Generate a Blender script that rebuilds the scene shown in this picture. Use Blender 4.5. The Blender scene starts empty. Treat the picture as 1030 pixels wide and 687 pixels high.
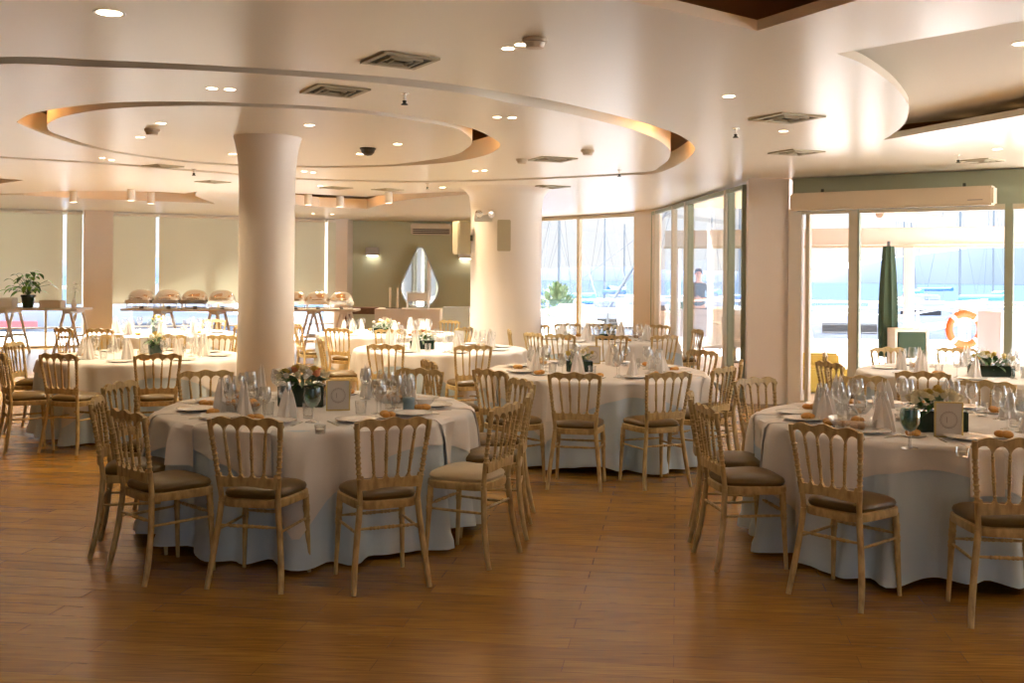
import bpy, bmesh, math, random
from mathutils import Vector, Matrix
from mathutils.geometry import tessellate_polygon
PI = math.pi
rnd = random.Random(7)
SC = bpy.context.scene
COL = SC.collection

# ------------------------------------------------------------------ camera
F, CX, CY, ROLL, H = 1048.0, 515.0, 274.4, 0.0086, 1.659
cam = bpy.data.objects.new('camera', bpy.data.cameras.new('camera'))
COL.objects.link(cam)
cam.matrix_world = Matrix.Translation((0, 0, H)) @ Matrix.Rotation(PI/2, 4, 'X') @ Matrix.Rotation(ROLL, 4, 'Z')
cam.data.sensor_width = 36; cam.data.lens = F/1030*36
cam.data.shift_y = -(343.5-CY)/1030
cam.data.clip_end = 3000
SC.camera = cam

def ray(px, py):
    du, dv = px-CX, py-CY
    c, s = math.cos(ROLL), math.sin(ROLL)
    return (c*du+s*dv)/F, -(-s*du+c*dv)/F            # X/Y, (Z-H)/Y
def atz(px, py, z):
    a, b = ray(px, py); Y = (z-H)/b
    return Vector((a*Y, Y, z))
def aty(px, py, Y):
    a, b = ray(px, py)
    return Vector((a*Y, Y, H+b*Y))

# ------------------------------------------------------------------ materials
def mat(name, col, rough=.5, metal=0, spec=.5, noise=0, nscale=20, col2=None, bump=0, sheen=0, emit=None, estr=1, stretch=(1,1,1), coat=0, trans=0, ior=1.45):
    m = bpy.data.materials.new(name); m.use_nodes = True
    n = m.node_tree.nodes; l = m.node_tree.links; b = n['Principled BSDF']
    b.inputs['Base Color'].default_value = (*col, 1)
    b.inputs['Roughness'].default_value = rough; b.inputs['Metallic'].default_value = metal
    b.inputs['Specular IOR Level'].default_value = spec
    b.inputs['Sheen Weight'].default_value = sheen; b.inputs['Coat Weight'].default_value = coat
    b.inputs['Transmission Weight'].default_value = trans; b.inputs['IOR'].default_value = ior
    if emit:
        b.inputs['Emission Color'].default_value = (*emit, 1); b.inputs['Emission Strength'].default_value = estr
    if noise or bump:
        tc = n.new('ShaderNodeTexCoord'); mp = n.new('ShaderNodeMapping'); mp.inputs['Scale'].default_value = stretch
        nz = n.new('ShaderNodeTexNoise'); nz.inputs['Scale'].default_value = nscale; nz.inputs['Detail'].default_value = 4
        l.new(tc.outputs['Object'], mp.inputs['Vector']); l.new(mp.outputs['Vector'], nz.inputs['Vector'])
        if noise:
            r = n.new('ShaderNodeValToRGB'); c2 = col2 or tuple(x*.6 for x in col)
            r.color_ramp.elements[0].color = (*c2, 1); r.color_ramp.elements[1].color = (*col, 1)
            r.color_ramp.elements[0].position = .5-noise*.5+.0; r.color_ramp.elements[1].position = .5+(1-noise)*.3
            l.new(nz.outputs['Fac'], r.inputs['Fac']); l.new(r.outputs['Color'], b.inputs['Base Color'])
        if bump:
            bp = n.new('ShaderNodeBump'); bp.inputs['Strength'].default_value = bump; bp.inputs['Distance'].default_value = .01
            l.new(nz.outputs['Fac'], bp.inputs['Height']); l.new(bp.outputs['Normal'], b.inputs['Normal'])
    return m

def clear_glass(name, tint=(1,1,1), refl=.06, rough=.0, fk=.75):
    m = bpy.data.materials.new(name); m.use_nodes = True
    n = m.node_tree.nodes; l = m.node_tree.links; n.clear()
    o = n.new('ShaderNodeOutputMaterial'); mix = n.new('ShaderNodeMixShader')
    t = n.new('ShaderNodeBsdfTransparent'); t.inputs['Color'].default_value = (*tint, 1)
    g = n.new('ShaderNodeBsdfGlossy'); g.inputs['Roughness'].default_value = rough
    fr = n.new('ShaderNodeLayerWeight'); fr.inputs['Blend'].default_value = .35
    mm = n.new('ShaderNodeMath'); mm.operation = 'MULTIPLY_ADD'; mm.inputs[1].default_value = fk; mm.inputs[2].default_value = refl
    l.new(fr.outputs['Facing'], mm.inputs[0]); l.new(mm.outputs[0], mix.inputs['Fac'])
    l.new(t.outputs[0], mix.inputs[1]); l.new(g.outputs[0], mix.inputs[2]); l.new(mix.outputs[0], o.inputs['Surface'])
    return m

def blind_mat():
    m = mat('blind_fabric', (.72,.71,.61), .85); n = m.node_tree.nodes; l = m.node_tree.links
    t = n.new('ShaderNodeBsdfTranslucent'); t.inputs['Color'].default_value = (.67,.66,.56,1); x = n.new('ShaderNodeMixShader'); x.inputs['Fac'].default_value = .35
    l.new(n['Principled BSDF'].outputs[0], x.inputs[1]); l.new(t.outputs[0], x.inputs[2]); l.new(x.outputs[0], n['Material Output'].inputs['Surface']); return m
def floor_mat():
    m = bpy.data.materials.new('laminate'); m.use_nodes = True
    n = m.node_tree.nodes; l = m.node_tree.links; b = n['Principled BSDF']
    tc = n.new('ShaderNodeTexCoord'); mp = n.new('ShaderNodeMapping'); mp.inputs['Rotation'].default_value = (0,0,math.radians(9))
    br = n.new('ShaderNodeTexBrick'); br.inputs['Scale'].default_value = 1
    br.inputs['Brick Width'].default_value = 1.25; br.inputs['Row Height'].default_value = .135
    br.inputs['Mortar Size'].default_value = .0016; br.inputs['Mortar Smooth'].default_value = .3
    br.inputs['Color1'].default_value = (.43,.228,.028,1); br.inputs['Color2'].default_value = (.33,.165,.018,1)
    br.inputs['Mortar'].default_value = (.19,.085,.012,1); br.offset = .37
    mp2 = n.new('ShaderNodeMapping'); mp2.inputs['Scale'].default_value = (1.6,26,1); mp2.inputs['Rotation'].default_value = (0,0,math.radians(9))
    nz = n.new('ShaderNodeTexNoise'); nz.inputs['Scale'].default_value = 2.2; nz.inputs['Detail'].default_value = 5
    rp = n.new('ShaderNodeValToRGB'); rp.color_ramp.elements[0].color = (.62,.58,.52,1); rp.color_ramp.elements[1].color = (1.1,1.05,1,1)
    rp.color_ramp.elements[0].position = .3; rp.color_ramp.elements[1].position = .7
    mx = n.new('ShaderNodeMix'); mx.data_type = 'RGBA'; mx.blend_type = 'MULTIPLY'; mx.inputs['Factor'].default_value = 1
    l.new(tc.outputs['Object'], mp.inputs[0]); l.new(mp.outputs[0], br.inputs['Vector'])
    l.new(tc.outputs['Object'], mp2.inputs[0]); l.new(mp2.outputs[0], nz.inputs['Vector']); l.new(nz.outputs['Fac'], rp.inputs[0])
    l.new(br.outputs['Color'], mx.inputs['A']); l.new(rp.outputs[0], mx.inputs['B']); l.new(mx.outputs['Result'], b.inputs['Base Color'])
    b.inputs['Roughness'].default_value = .26; b.inputs['Specular IOR Level'].default_value = .55
    bp = n.new('ShaderNodeBump'); bp.inputs['Strength'].default_value = .12; bp.inputs['Distance'].default_value = .004
    l.new(nz.outputs['Fac'], bp.inputs['Height']); l.new(bp.outputs['Normal'], b.inputs['Normal'])
    return m

M = dict(
 floor=floor_mat(),
 ceilm=mat('matt_ceiling_paint', (.80,.74,.63), .75, spec=.2),
 ceil=mat('ceiling_paint', (.83,.77,.64), .28, spec=.6),
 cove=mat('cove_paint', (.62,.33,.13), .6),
 coveL=mat('cove_cream', (.70,.58,.42), .6),
 wall=mat('wall_paint', (.80,.735,.68), .5),
 green=mat('sage_wall', (.58,.64,.52), .6),
 blind=blind_mat(),
 column=mat('column_paint', (.82,.755,.675), .35, spec=.45),
 wood=mat('limed_gold_wood', (.60,.455,.21), .40, noise=.55, nscale=34, col2=(.30,.20,.08), stretch=(1,1,.35), spec=.5, bump=.15),
 ivory=mat('worn_gold', (.58,.43,.24), .4),
 cushion=mat('bronze_cushion', (.125,.075,.018), .33, sheen=.0, bump=.25, nscale=9),
 cushion_lit=mat('window_lit_cushion', (.52,.42,.25), .42, sheen=.3, bump=.25, nscale=9),  # lighter copy of the bronze cushion, window reflection put into its colour
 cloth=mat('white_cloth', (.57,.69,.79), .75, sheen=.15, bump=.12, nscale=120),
 over=mat('ivory_cloth', (.78,.76,.74), .72, sheen=.15, bump=.12, nscale=120),
 napkin=mat('napkin_cloth', (.88,.84,.81), .75, sheen=.2),
 plate=mat('porcelain', (.85,.83,.80), .15, spec=.6),
 steel=mat('steel', (.85,.82,.76), .25, metal=1),
 chrome=mat('chrome', (.95,.93,.88), .10, metal=.8),
 bread=mat('bread_crust', (.62,.27,.045), .55, noise=.5, nscale=25, col2=(.70,.42,.13), bump=.4),
 glass=clear_glass('drinking_glass', (.97,.975,.97), .085),
 pane=clear_glass('window_glass', (.975,.99,.982), .0, fk=.35),
 teal=clear_glass('teal_glass', (.55,.72,.70), .06),
 gframe=mat('green_aluminium', (.33,.38,.29), .4, metal=.2),
 frame=mat('cream_aluminium', (.62,.58,.47), .4),
 dark=mat('black_plastic', (.015,.015,.018), .35),
 vase=mat('dark_green_vase', (.012,.035,.022), .12, spec=.7),
 leaf=mat('leaf', (.06,.19,.035), .45, noise=.4, nscale=30, col2=(.025,.07,.015)),
 leafL=mat('bright_leaf', (.16,.36,.04), .45),
 eucal=mat('eucalyptus_leaf', (.18,.27,.17), .55),
 rose=mat('cream_rose', (.92,.84,.60), .6), peach=mat('peach_rose', (.80,.36,.19), .6), white=mat('white_petal', (.92,.90,.86), .6),
 yellow=mat('yellow_petal', (.70,.52,.12), .6),
 card=mat('card', (.66,.63,.60), .6), gold=mat('gold_frame', (.62,.48,.18), .3, metal=.7), ink=mat('ink', (.33,.28,.26), .6),
 acplastic=mat('cream_plastic', (.70,.60,.46), .45), offwhite=mat('white_plastic', (.80,.77,.72), .4),
 vent=mat('vent_paint', (.46,.41,.28), .5), ventd=mat('vent_dark', (.06,.07,.05), .7),
 lamp=mat('lamp_disc', (1,.9,.75), .5, emit=(1,.82,.58), estr=9),
 bulb=mat('spot_glow', (1,.9,.75), .5, emit=(1,.86,.66), estr=7),
 walnut=mat('brown_wood', (.13,.06,.03), .45, noise=.4, nscale=18),
 tin=mat('blue_grey_tin', (.20,.30,.37), .4, metal=.3), candle=mat('wax', (.86,.80,.66), .5),
 terr=mat('terrace_paving', (.72,.70,.69), .8, noise=.3, nscale=3, col2=(.62,.60,.59)),
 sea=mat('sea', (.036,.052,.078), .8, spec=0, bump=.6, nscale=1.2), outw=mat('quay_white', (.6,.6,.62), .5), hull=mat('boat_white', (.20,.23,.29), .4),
 navy=mat('boat_blue', (.015,.09,.34), .45), hillm=mat('far_hill', (.13,.16,.235), .9, noise=.5, nscale=.03, col2=(.10,.13,.20)),
 mast=mat('mast_metal', (.10,.12,.14), .5), tealmast=mat('teal_sail_cover', (.08,.24,.36), .6),
 tree=mat('tree_leaves', (.10,.17,.09), .8, noise=.5, nscale=2), orange=mat('lifebuoy_orange', (.75,.10,.015), .5),
 yellowbox=mat('mustard_vinyl', (.62,.47,.10), .5), canvas=mat('green_canvas', (.035,.075,.045), .7), lilac=mat('pale_cover', (.72,.70,.80), .8),
 red=mat('boat_red', (.62,.08,.09), .5), skin=mat('skin', (.55,.34,.25), .55), hair=mat('hair', (.03,.022,.018), .7), jacket=mat('grey_jacket', (.07,.085,.09), .75), trouser=mat('dark_trousers', (.03,.035,.05), .8),
 mirror=mat('mirror_glass', (.92,.9,.92), .03, metal=1), mframe=mat('pale_blue_frame', (.55,.66,.74), .35, metal=.4), beam=mat('awning_white', (.80,.78,.77), .5),
)

# ------------------------------------------------------------------ mesh helpers
def new_bm(): return bmesh.new()
def finish(bm, name, m, smooth=True, angle=None):
    me = bpy.data.meshes.new(name)
    bmesh.ops.recalc_face_normals(bm, faces=bm.faces)
    bm.to_mesh(me); bm.free()
    for x in (m if isinstance(m, (list, tuple)) else [m]): me.materials.append(x)
    if smooth:
        me.polygons.foreach_set('use_smooth', [True]*len(me.polygons))
        try: me.set_sharp_from_angle(angle=angle or math.radians(40))
        except Exception: pass
    me.update(); return me
def box(bm, c, s, rz=0, mi=0, rot=None):
    mt = Matrix.Translation(c) @ (rot if rot else Matrix.Rotation(rz, 4, 'Z')) @ Matrix.Diagonal((*s, 1))
    r = bmesh.ops.create_cube(bm, size=1, matrix=mt)
    for v in r['verts']:
        for f in v.link_faces: f.material_index = mi
    return r['verts']
def bev(bm, w=.004, seg=2):
    es = [e for e in bm.edges if e.is_manifold and e.calc_face_angle(0) > .6]
    bmesh.ops.bevel(bm, geom=es, offset=w, segments=seg, affect='EDGES', clamp_overlap=True)
def lathe(bm, prof, seg=20, mt=None, mi=0, cap=False):
    rings = []
    for r, z in prof:
        if r <= 1e-6: v = bm.verts.new((0,0,z)); rings.append([v]); continue
        rings.append([bm.verts.new((r*math.cos(2*PI*i/seg), r*math.sin(2*PI*i/seg), z)) for i in range(seg)])
    fs = []
    for a, b in zip(rings, rings[1:]):
        if len(a) == 1 and len(b) == 1: continue
        for i in range(seg):
            j = (i+1) % seg
            if len(a) == 1: fs.append(bm.faces.new((a[0], b[i], b[j])))
            elif len(b) == 1: fs.append(bm.faces.new((a[i], a[j], b[0])))
            else: fs.append(bm.faces.new((a[i], a[j], b[j], b[i])))
    for f in fs: f.material_index = mi
    vs = [v for r in rings for v in r]
    if mt is not None: bmesh.ops.transform(bm, matrix=mt, verts=vs)
    return vs
def frame_to(p0, p1):
    d = (Vector(p1)-Vector(p0)); L = d.length
    q = d.to_track_quat('Z', 'Y').to_matrix().to_4x4()
    return Matrix.Translation(p0) @ q, L
def turned(bm, p0, p1, rf, n=24, seg=10, mi=0):
    """a turned rod from p0 to p1, radius rf(t)"""
    mt, L = frame_to(p0, p1)
    prof = [(0, 0)] + [(rf(i/n), L*i/n) for i in range(n+1)] + [(0, L)]
    return lathe(bm, prof, seg, mt, mi)
def tube(bm, pts, r, seg=8, mi=0):
    pts = [Vector(p) for p in pts]; rings = []
    for i, p in enumerate(pts):
        t = (pts[min(i+1, len(pts)-1)]-pts[max(i-1, 0)]).normalized()
        u = t.cross(Vector((0, 0, 1)))
        if u.length < .05: u = t.cross(Vector((0, 1, 0)))
        u.normalize(); w = t.cross(u)
        rr = r(i/(len(pts)-1)) if callable(r) else r
        rings.append([bm.verts.new(p+u*rr*math.cos(2*PI*k/seg)+w*rr*math.sin(2*PI*k/seg)) for k in range(seg)])
    for a, b in zip(rings, rings[1:]):
        for k in range(seg):
            f = bm.faces.new((a[k], a[(k+1) % seg], b[(k+1) % seg], b[k])); f.material_index = mi
    bm.faces.new(rings[0]).material_index = mi; bm.faces.new(rings[-1]).material_index = mi
def prism(bm, poly, z0, z1, mi=0, holes=()):
    """vertical prism from an xy outline"""
    loops = [[Vector((p[0], p[1], 0)) for p in lp] for lp in (poly, *holes)]
    flat = [p for lp in loops for p in lp]
    tris = tessellate_polygon(loops)
    for z in (z0, z1):
        vs = [bm.verts.new((p.x, p.y, z)) for p in flat]
        for t in tris:
            try: bm.faces.new([vs[i] for i in t]).material_index = mi
            except ValueError: pass
    o = 0
    for lp in loops: walls(bm, lp, z0, z1, mi)
    bmesh.ops.remove_doubles(bm, verts=bm.verts, dist=1e-5)
def walls(bm, lp, z0, z1, mi=0, closed=True):
    a = [bm.verts.new((p[0], p[1], z0)) for p in lp]; b = [bm.verts.new((p[0], p[1], z1)) for p in lp]
    n = len(lp)
    for i in range(n if closed else n-1):
        j = (i+1) % n; bm.faces.new((a[i], a[j], b[j], b[i])).material_index = mi
def ico(bm, c, r, sub=2, scale=(1,1,1), mi=0, rot=None):
    mt = Matrix.Translation(c) @ (rot or Matrix()) @ Matrix.Diagonal((r*scale[0], r*scale[1], r*scale[2], 1))
    q = bmesh.ops.create_icosphere(bm, subdivisions=sub, radius=1, matrix=mt)
    for v in q['verts']:
        for f in v.link_faces: f.material_index = mi
    return q['verts']

def ob(name, me, parent=None, loc=(0,0,0), rot=(0,0,0), sc=None, **kw):
    o = bpy.data.objects.new(name, me); COL.objects.link(o)
    if parent: o.parent = parent
    o.location = loc; o.rotation_euler = rot
    if sc: o.scale = sc if hasattr(sc, '__len__') else (sc, sc, sc)
    for k, v in kw.items(): o[k] = v
    return o
def struct(name, me, parent=None, **kw):
    if not parent: kw['kind'] = 'structure'
    return ob(name, me, parent, **kw)
def thing(name, spec, label, cat, loc, rz=0, group=None, sc=None, over=None):
    """spec: Mesh, or list of (part, mesh, [subparts]); parts share mesh data between copies"""
    kw = dict(label=label, category=cat)
    if group: kw['group'] = group
    if isinstance(spec, bpy.types.Mesh): return ob(name, spec, None, loc, (0,0,rz), sc, **kw)
    r = ob(name, None, None, loc, (0,0,rz), sc, **kw); r.empty_display_size = .1
    def add(lst, par):
        for it in lst:
            m = it[1]
            if over and it[0] in over: m = over[it[0]]
            c = ob(it[0], m, par)
            if len(it) > 2: add(it[2], c)
    add(spec, r); return r

# ------------------------------------------------------------------ the room shell
CZ = 2.9; CT = 3.09; CV = 3.34
def catmull(pts, n=6, closed=True):
    out = []; N = len(pts)
    for i in range(N if closed else N-1):
        p0, p1, p2, p3 = (pts[(i+k) % N] if closed else pts[max(0, min(N-1, i+k))] for k in (-1, 0, 1, 2))
        for j in range(n):
            t = j/n
            out.append(.5*((2*p1)+(-p0+p2)*t+(2*p0-5*p1+4*p2-p3)*t*t+(-p0+3*p1-3*p2+p3)*t**3))
    if not closed: out.append(pts[-1])
    return out
def W(pl): return [atz(x, y, CZ).to_2d() for x, y in pl]
nearO1 = [(-200,88),(-120,68),(0,57.3),(90,60),(180,64),(250,68),(330,73),(402,78.5),(470,87),(549,100),(597,110.7),(636,120.4),(671,131),(688,138.5),(696.7,145.6),(698.6,151.5),(691,160),(675,169),(656,174.8),(617,176.7),(578,178.8),(520,181.3),(460,183),(400,183.5),(300,180.5),(200,173),(100,165),(0,159),(-110,148),(-200,122)]
nearD1 = [(-190,95),(-118,76),(0,64.6),(90,67.3),(180,70),(250,73.6),(330,79),(402,86),(470,94.5),(520,105),(559,111.5),(597.7,120.4),(636.5,130.5),(660,139.8),(671.5,148),(674.5,154),(672,161),(663.7,167.4),(654,172.2),(617,174.8),(578,176.9),(520,179.4),(460,181.2),(400,181.7),(300,178.7),(200,171),(100,163),(0,157),(-105,145),(-188,120)]
nearO2a = [(16,122.7),(26,116.5),(35,113.5),(48,111),(70,107.5),(105,103.8),(140,102.3),(180,102.2),(215,102.6),(250,103.8),(326,107.4),(392,114),(452.5,124),(478,130.4),(494,138),(503,145.6),(493,154.4),(465,161.5),(440,164.5),(402,167),(350,168.6),(300,168.4),(240,167),(180,162.6),(120,154.5),(87,147.6),(70,143.6),(47,135.8),(31.5,130)]
nearD2 = [(48.5,124),(56,120),(70,115.7),(105,110),(140,107.6),(180,106.6),(215,106.4),(250,107.3),(326,110.8),(392,117.4),(452.5,127.5),(468,134),(475,142),(470,149),(452.5,157),(402,164.8),(350,166.6),(300,166.5),(240,165),(180,160.8),(120,152.6),(90,145.8),(73,140.5),(52,133),(47.5,128)]
recE = [(842,54),(858,60),(873.7,67.7),(895.5,83),(909,98),(914,109),(911,122),(902,132),(888,141)]
hO1 = catmull(W(nearO1)); hD1 = catmull(W(nearD1))
wO2 = W(nearO2a); hO2 = catmull(wO2[:], 5, False); hD2 = catmull(W(nearD2), 6)
e = catmull(W(recE), 5, False)
hE = e + W([(1030,115.7)]) ; d = (hE[-1]-hE[-2]).normalized(); hE[-1] = hE[-1]+d*2.0
q = W([(842,54),(1030,20.7)]); d2 = (q[1]-q[0]).normalized(); hE.append(q[1]+d2*1.9)
t0, t1, t2 = W([(761.5,31),(630,0),(862.5,0)])
hT = [t0, t0+(t1-t0)*3.1, t0+(t1-t0)*3.1+(t2-t0)*2.6, t0+(t2-t0)*2.6]
hC = W([(-60,196),(24,194.2),(52,192.3),(114,192.2),(160,193),(186,194.6),(198,192.6),(196,197),(216.5,205.2),(166.5,202.8),(100,200.4),(71,199),(24,196.4)])
hR = W([(288,194),(345,197),(368,198),(395,195.4),(450,193.2),(513,192.6),(447,197.3),(420,199.5),(395,202.8),(369,210),(321,208.2),(288,205)])
hL = W([(24,181.5),(0,179.4),(-40,178),(-60,181),(0,184.8)])
ROOM = [(-11.3,-3.2),(9.4,-3.2),(9.4,8.6),(5.9,11.75),(3.57,13.35),(3.03,13.4),(3.2,14.0),(2.74,20.5),(2.5,20.9),(.3,23.6),(-.1,25.5),(-4.1,25.5),(-4.1,24.7),(-10.7,21.4),(-11.3,20.9)]
def grow(poly, g):
    c = sum(poly, Vector((0,0)))/len(poly); return [p+(p-c).normalized()*g for p in poly]
bm = new_bm()
prism(bm, ROOM, CZ, CZ+.055, 0, [hO1, hE, hT, hC, hR, hL])
for lp in (hO1, hC, hR, hL): walls(bm, grow(lp, .002), CZ+.05, CT)
struct('ceiling', finish(bm, 'ceiling', M['ceil'], angle=math.radians(25)))
bm = new_bm(); prism(bm, hD1, CZ, CT, 0, [hO2]); struct('ceiling', finish(bm, 'ceiling_disc', M['ceil'], angle=math.radians(25)))
bm = new_bm(); prism(bm, hD2, CZ, CT, 0); struct('ceiling', finish(bm, 'ceiling_inner_disc', M['ceil'], angle=math.radians(25)))
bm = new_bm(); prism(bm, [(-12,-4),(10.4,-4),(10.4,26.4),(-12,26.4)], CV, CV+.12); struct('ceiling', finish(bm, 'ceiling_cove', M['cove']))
# paler soffit inside the right-hand recess
bm = new_bm(); V2 = Vector; prism(bm, [hE[0]+V2((-.42,.06)), hE[-1]+V2((.5,-.15)), hE[-2]+V2((1.2,1.3)), hE[-3]+V2((-1.0,1.2))], CZ+.15, CZ+.20); struct('ceiling', finish(bm, 'ceiling_recess', M['ceilm']))
bm = new_bm(); prism(bm, [(-11.3,-3.2),(9.4,-3.2),(9.4,8.6),(5.9,11.75),(3.57,13.35),(3.03,13.4),(3.2,14.0),(2.74,20.5),(2.5,20.9),(.3,23.6),(-.1,25.5),(-4.1,25.5),(-4.1,24.7),(-10.7,21.4),(-11.3,20.9)], -.12, 0)
struct('floor', finish(bm, 'floor', M['floor']))

def wallseg(name, a, b, z0, z1, m, th=.14, out=1, parent=None, **kw):
    a, b = Vector(a), Vector(b); d = (b-a); L = d.length; d.normalize(); n = Vector((d.y, -d.x))*out
    bm = new_bm(); c = (a+b)/2+n*th/2
    box(bm, (c.x, c.y, (z0+z1)/2), (L, th, z1-z0), math.atan2(d.y, d.x))
    me = finish(bm, name, m, False)
    return struct(name, me, parent, **kw) if not parent else ob(name, me, parent)
wallseg('wall_rear', (-11.4,-3.2), (0,-3.2), 0, CV, M['wall'], out=1)
wallseg('wall_rear', (3,-3.2), (9.5,-3.2), 0, CV, M['wall'], out=1)
wallseg('wall_rear', (0,-3.2), (3,-3.2), 2.6, CV, M['wall'], out=1)
wallseg('wall_left', (-11.3,-3.2), (-11.3,21.0), 0, CV, M['wall'], out=-1)
wallseg('wall_back', (-4.2,25.5), (.0,25.5), 0, CV, M['green'], out=-1)
wallseg('wall_corner', (-.1,25.6), (.3,23.6), 0, CV, M['wall'], out=-1)
wallseg('wall_right', (9.4,-3.2), (9.4,4.6), 0, CV, M['wall'], out=1)
# top band of every glazed side (closes the cove above the windows)
for i, (a, b) in enumerate([((9.4,2),(9.4,8.6)),((9.4,8.6),(5.9,11.75)),((5.9,11.75),(3.57,13.35)),((3.2,14.0),(2.74,20.5)),((2.5,20.9),(.3,23.6)),((-4.1,24.7),(-10.7,21.4)),((-10.7,21.4),(-11.3,20.9))]):
    wallseg('trim_%d' % (i+1), a, b, 2.87, CV+.1, M['wall'], out=1 if i < 3 else 1)

# piers
bm = new_bm(); prism(bm, [(3.03,13.4),(3.55,13.38),(3.66,13.62),(3.3,14.2),(3.14,14.0)], 0, CZ); struct('wall_pier', finish(bm, 'pier', M['wall'], False))
bm = new_bm(); prism(bm, [(2.42,20.75),(2.77,20.3),(2.95,20.6),(2.7,21.2)], 0, CZ); struct('wall_pier', finish(bm, 'pier', M['wall'], False))
bm = new_bm(); prism(bm, [(-4.18,24.55),(-3.9,24.65),(-3.9,25.55),(-4.5,25.0)], 0, CZ); struct('wall_pier', finish(bm, 'pier', M['wall'], False))
pA, pB = Vector((-10.7,21.4)), Vector((-4.1,24.7)); wd = (pB-pA).normalized(); wn = Vector((wd.y,-wd.x))
def onwall(px):
    k = (px-515)/1048; t = (k*pA.y-pA.x)/(wd.x-k*wd.y); return pA+wd*t
a_, b_ = onwall(83), onwall(112)
bm = new_bm(); prism(bm, [a_+wn*.3, b_+wn*.3, b_-wn*.05, a_-wn*.05], 0, CZ); struct('wall_pier', finish(bm, 'pier', M['wall'], False))
# baseboard of the back wall
bm = new_bm(); box(bm, (-2.1,25.46,.05), (4.0,.03,.1)); struct('baseboard_back', finish(bm, 'bb', M['wall'], False))

# ---- round columns
def column(name, x, y, r, prof):
    bm = new_bm(); lathe(bm, prof, 48); return struct(name, finish(bm, name, M['column']), loc=(x, y, 0))
r1 = .255
column('wall_column', -2.29, 9.72, r1, [(0,0),(r1+.02,0),(r1+.012,.5),(r1,1.4),(r1+.002,2.45),(r1+.008,2.62),(r1+.022,2.75),(r1+.045,2.85),(r1+.06,2.9),(0,2.9)])
column('wall_column', -.09, 15.35, .52, [(0,0),(.525,0),(.52,1.5),(.522,2.6),(.55,2.78),(.62,2.87),(.7,2.9),(0,2.9)])

# ------------------------------------------------------------------ glazing
def window(name, a, b, posts, z0=0, z1=2.87, head=.06, sill=.07, pw=.06, pd=.09, fm='frame', extra=(), glass='pane'):
    """glazed run between a and b; posts = fractions along it"""
    a, b = Vector(a), Vector(b); L = (b-a).length; rz = math.atan2((b-a).y, (b-a).x)
    root = ob(name, None, None, (a.x, a.y, 0), (0,0,rz), kind='structure')
    bm = new_bm(); box(bm, (L/2, 0, (z0+z1)/2), (L, .012, z1-z0)); ob('glass_pane', finish(bm, 'pane', M[glass], False), root)
    def prt(nm, c, s, m):
        bm = new_bm(); box(bm, c, s); bev(bm, .006); ob(nm, finish(bm, nm, M[m]), root)
    prt('frame_head', (L/2,0,z1-head/2), (L,pd,head), fm)
    prt('frame_sill', (L/2,0,z0+sill/2), (L,pd,sill), fm)
    for p in posts:
        f, w, m = p if isinstance(p, tuple) else (p, pw, fm)
        prt('frame_post', (L*f,0,(z0+z1)/2), (w,pd+.01,z1-z0), m)
    for (f0, f1, z, h, m) in extra: prt('frame_rail', (L*(f0+f1)/2,0,z), (L*(f1-f0),pd*.8,h), m)
    return root
window('window_1', (.3,23.6), (2.5,20.9), [.0,.13,.515,1.0], pw=.07)
window('window_2', (2.76,20.4), (3.13,14.0), [(0,.09,'gframe'),(.055,.05,'frame'),(.3,.05,'frame'),(.46,.1,'frame'),(.5,.03,'gframe'),(.86,.12,'frame'),(.89,.05,'gframe'),(1,.05,'gframe')], fm='gframe')
A3, B3 = Vector((3.57,13.35)), Vector((5.9,11.75))
window('door_1', A3, B3, [(.025,.17,'offwhite'),(.082,.05,'frame'),(.285,.12,'frame'),(.305,.03,'gframe'),(.905,.09,'gframe'),(.99,.05,'gframe')], z1=2.5, head=.07, extra=())
# green header box over the door
d3 = (B3-A3).normalized(); n3 = Vector((d3.y,-d3.x)); rz3 = math.atan2(d3.y, d3.x)
bm = new_bm(); c = A3+d3*1.38; box(bm, (c.x, c.y, 2.69), (2.7,.1,.4), rz3); bev(bm, .01); struct('trim_8', finish(bm, 'header', M['gframe']))
window('window_3', (5.9,11.75), (9.4,8.6), [0,.33,.66,1], fm='gframe')
window('window_4', (9.4,8.6), (9.4,4.6), [0,.5,1], fm='frame')
# window wall behind the blinds on the left
Lw = (pB-pA).length
window('window_5', pA, pB, [0,.14,.3,.46,.62,.8,1], z0=.0, z1=2.87, sill=.05, pw=.05, fm='frame', extra=[(0,1,.42,.03,'offwhite')])
window('window_7', (0,-3.2), (3,-3.2), [0,.5,1], z1=2.6, fm='frame')
window('window_6', (-11.3,20.95), (-10.7,21.4), [0,1], fm='frame')
# fabric roller blinds: each a thing with fabric and bottom bar
def blind(pxa, pxb, label, zb=.93):
    a, b = onwall(pxa)+wn*.12, onwall(pxb)+wn*.12; L = (b-a).length; rz = math.atan2((b-a).y, (b-a).x)
    f = new_bm(); box(f, (L/2,0,(zb+2.82)/2), (L,.006,2.82-zb)); g = new_bm(); box(g, (L/2,0,zb), (L,.02,.025)); bev(g, .004)
    t = new_bm(); lathe(t, [(0,0),(.035,0),(.035,L),(0,L)], 12, Matrix.Translation((0,0,2.84)) @ Matrix.Rotation(PI/2,4,'Y'))
    thing('roller_blind', [('blind_fabric', finish(f,'f',M['blind'],False)), ('bottom_bar', finish(g,'g',M['blind'])), ('roller', finish(t,'t',M['offwhite']))], label, 'blind', (a.x,a.y,0), rz, 'beige roller blinds on the left windows')
blind(-60, 62.5, 'wide beige roller blind at the left edge, behind the potted plant', .95)
blind(66.5, 82, 'narrow beige roller blind strip just left of the wall pier')
blind(112.5, 155.5, 'beige roller blind right of the wall pier above first chafing dish')
blind(159, 255, 'wide beige roller blind behind the row of chafing dishes')
blind(257, 325, 'beige roller blind right of the round column beside the sage wall')
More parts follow.
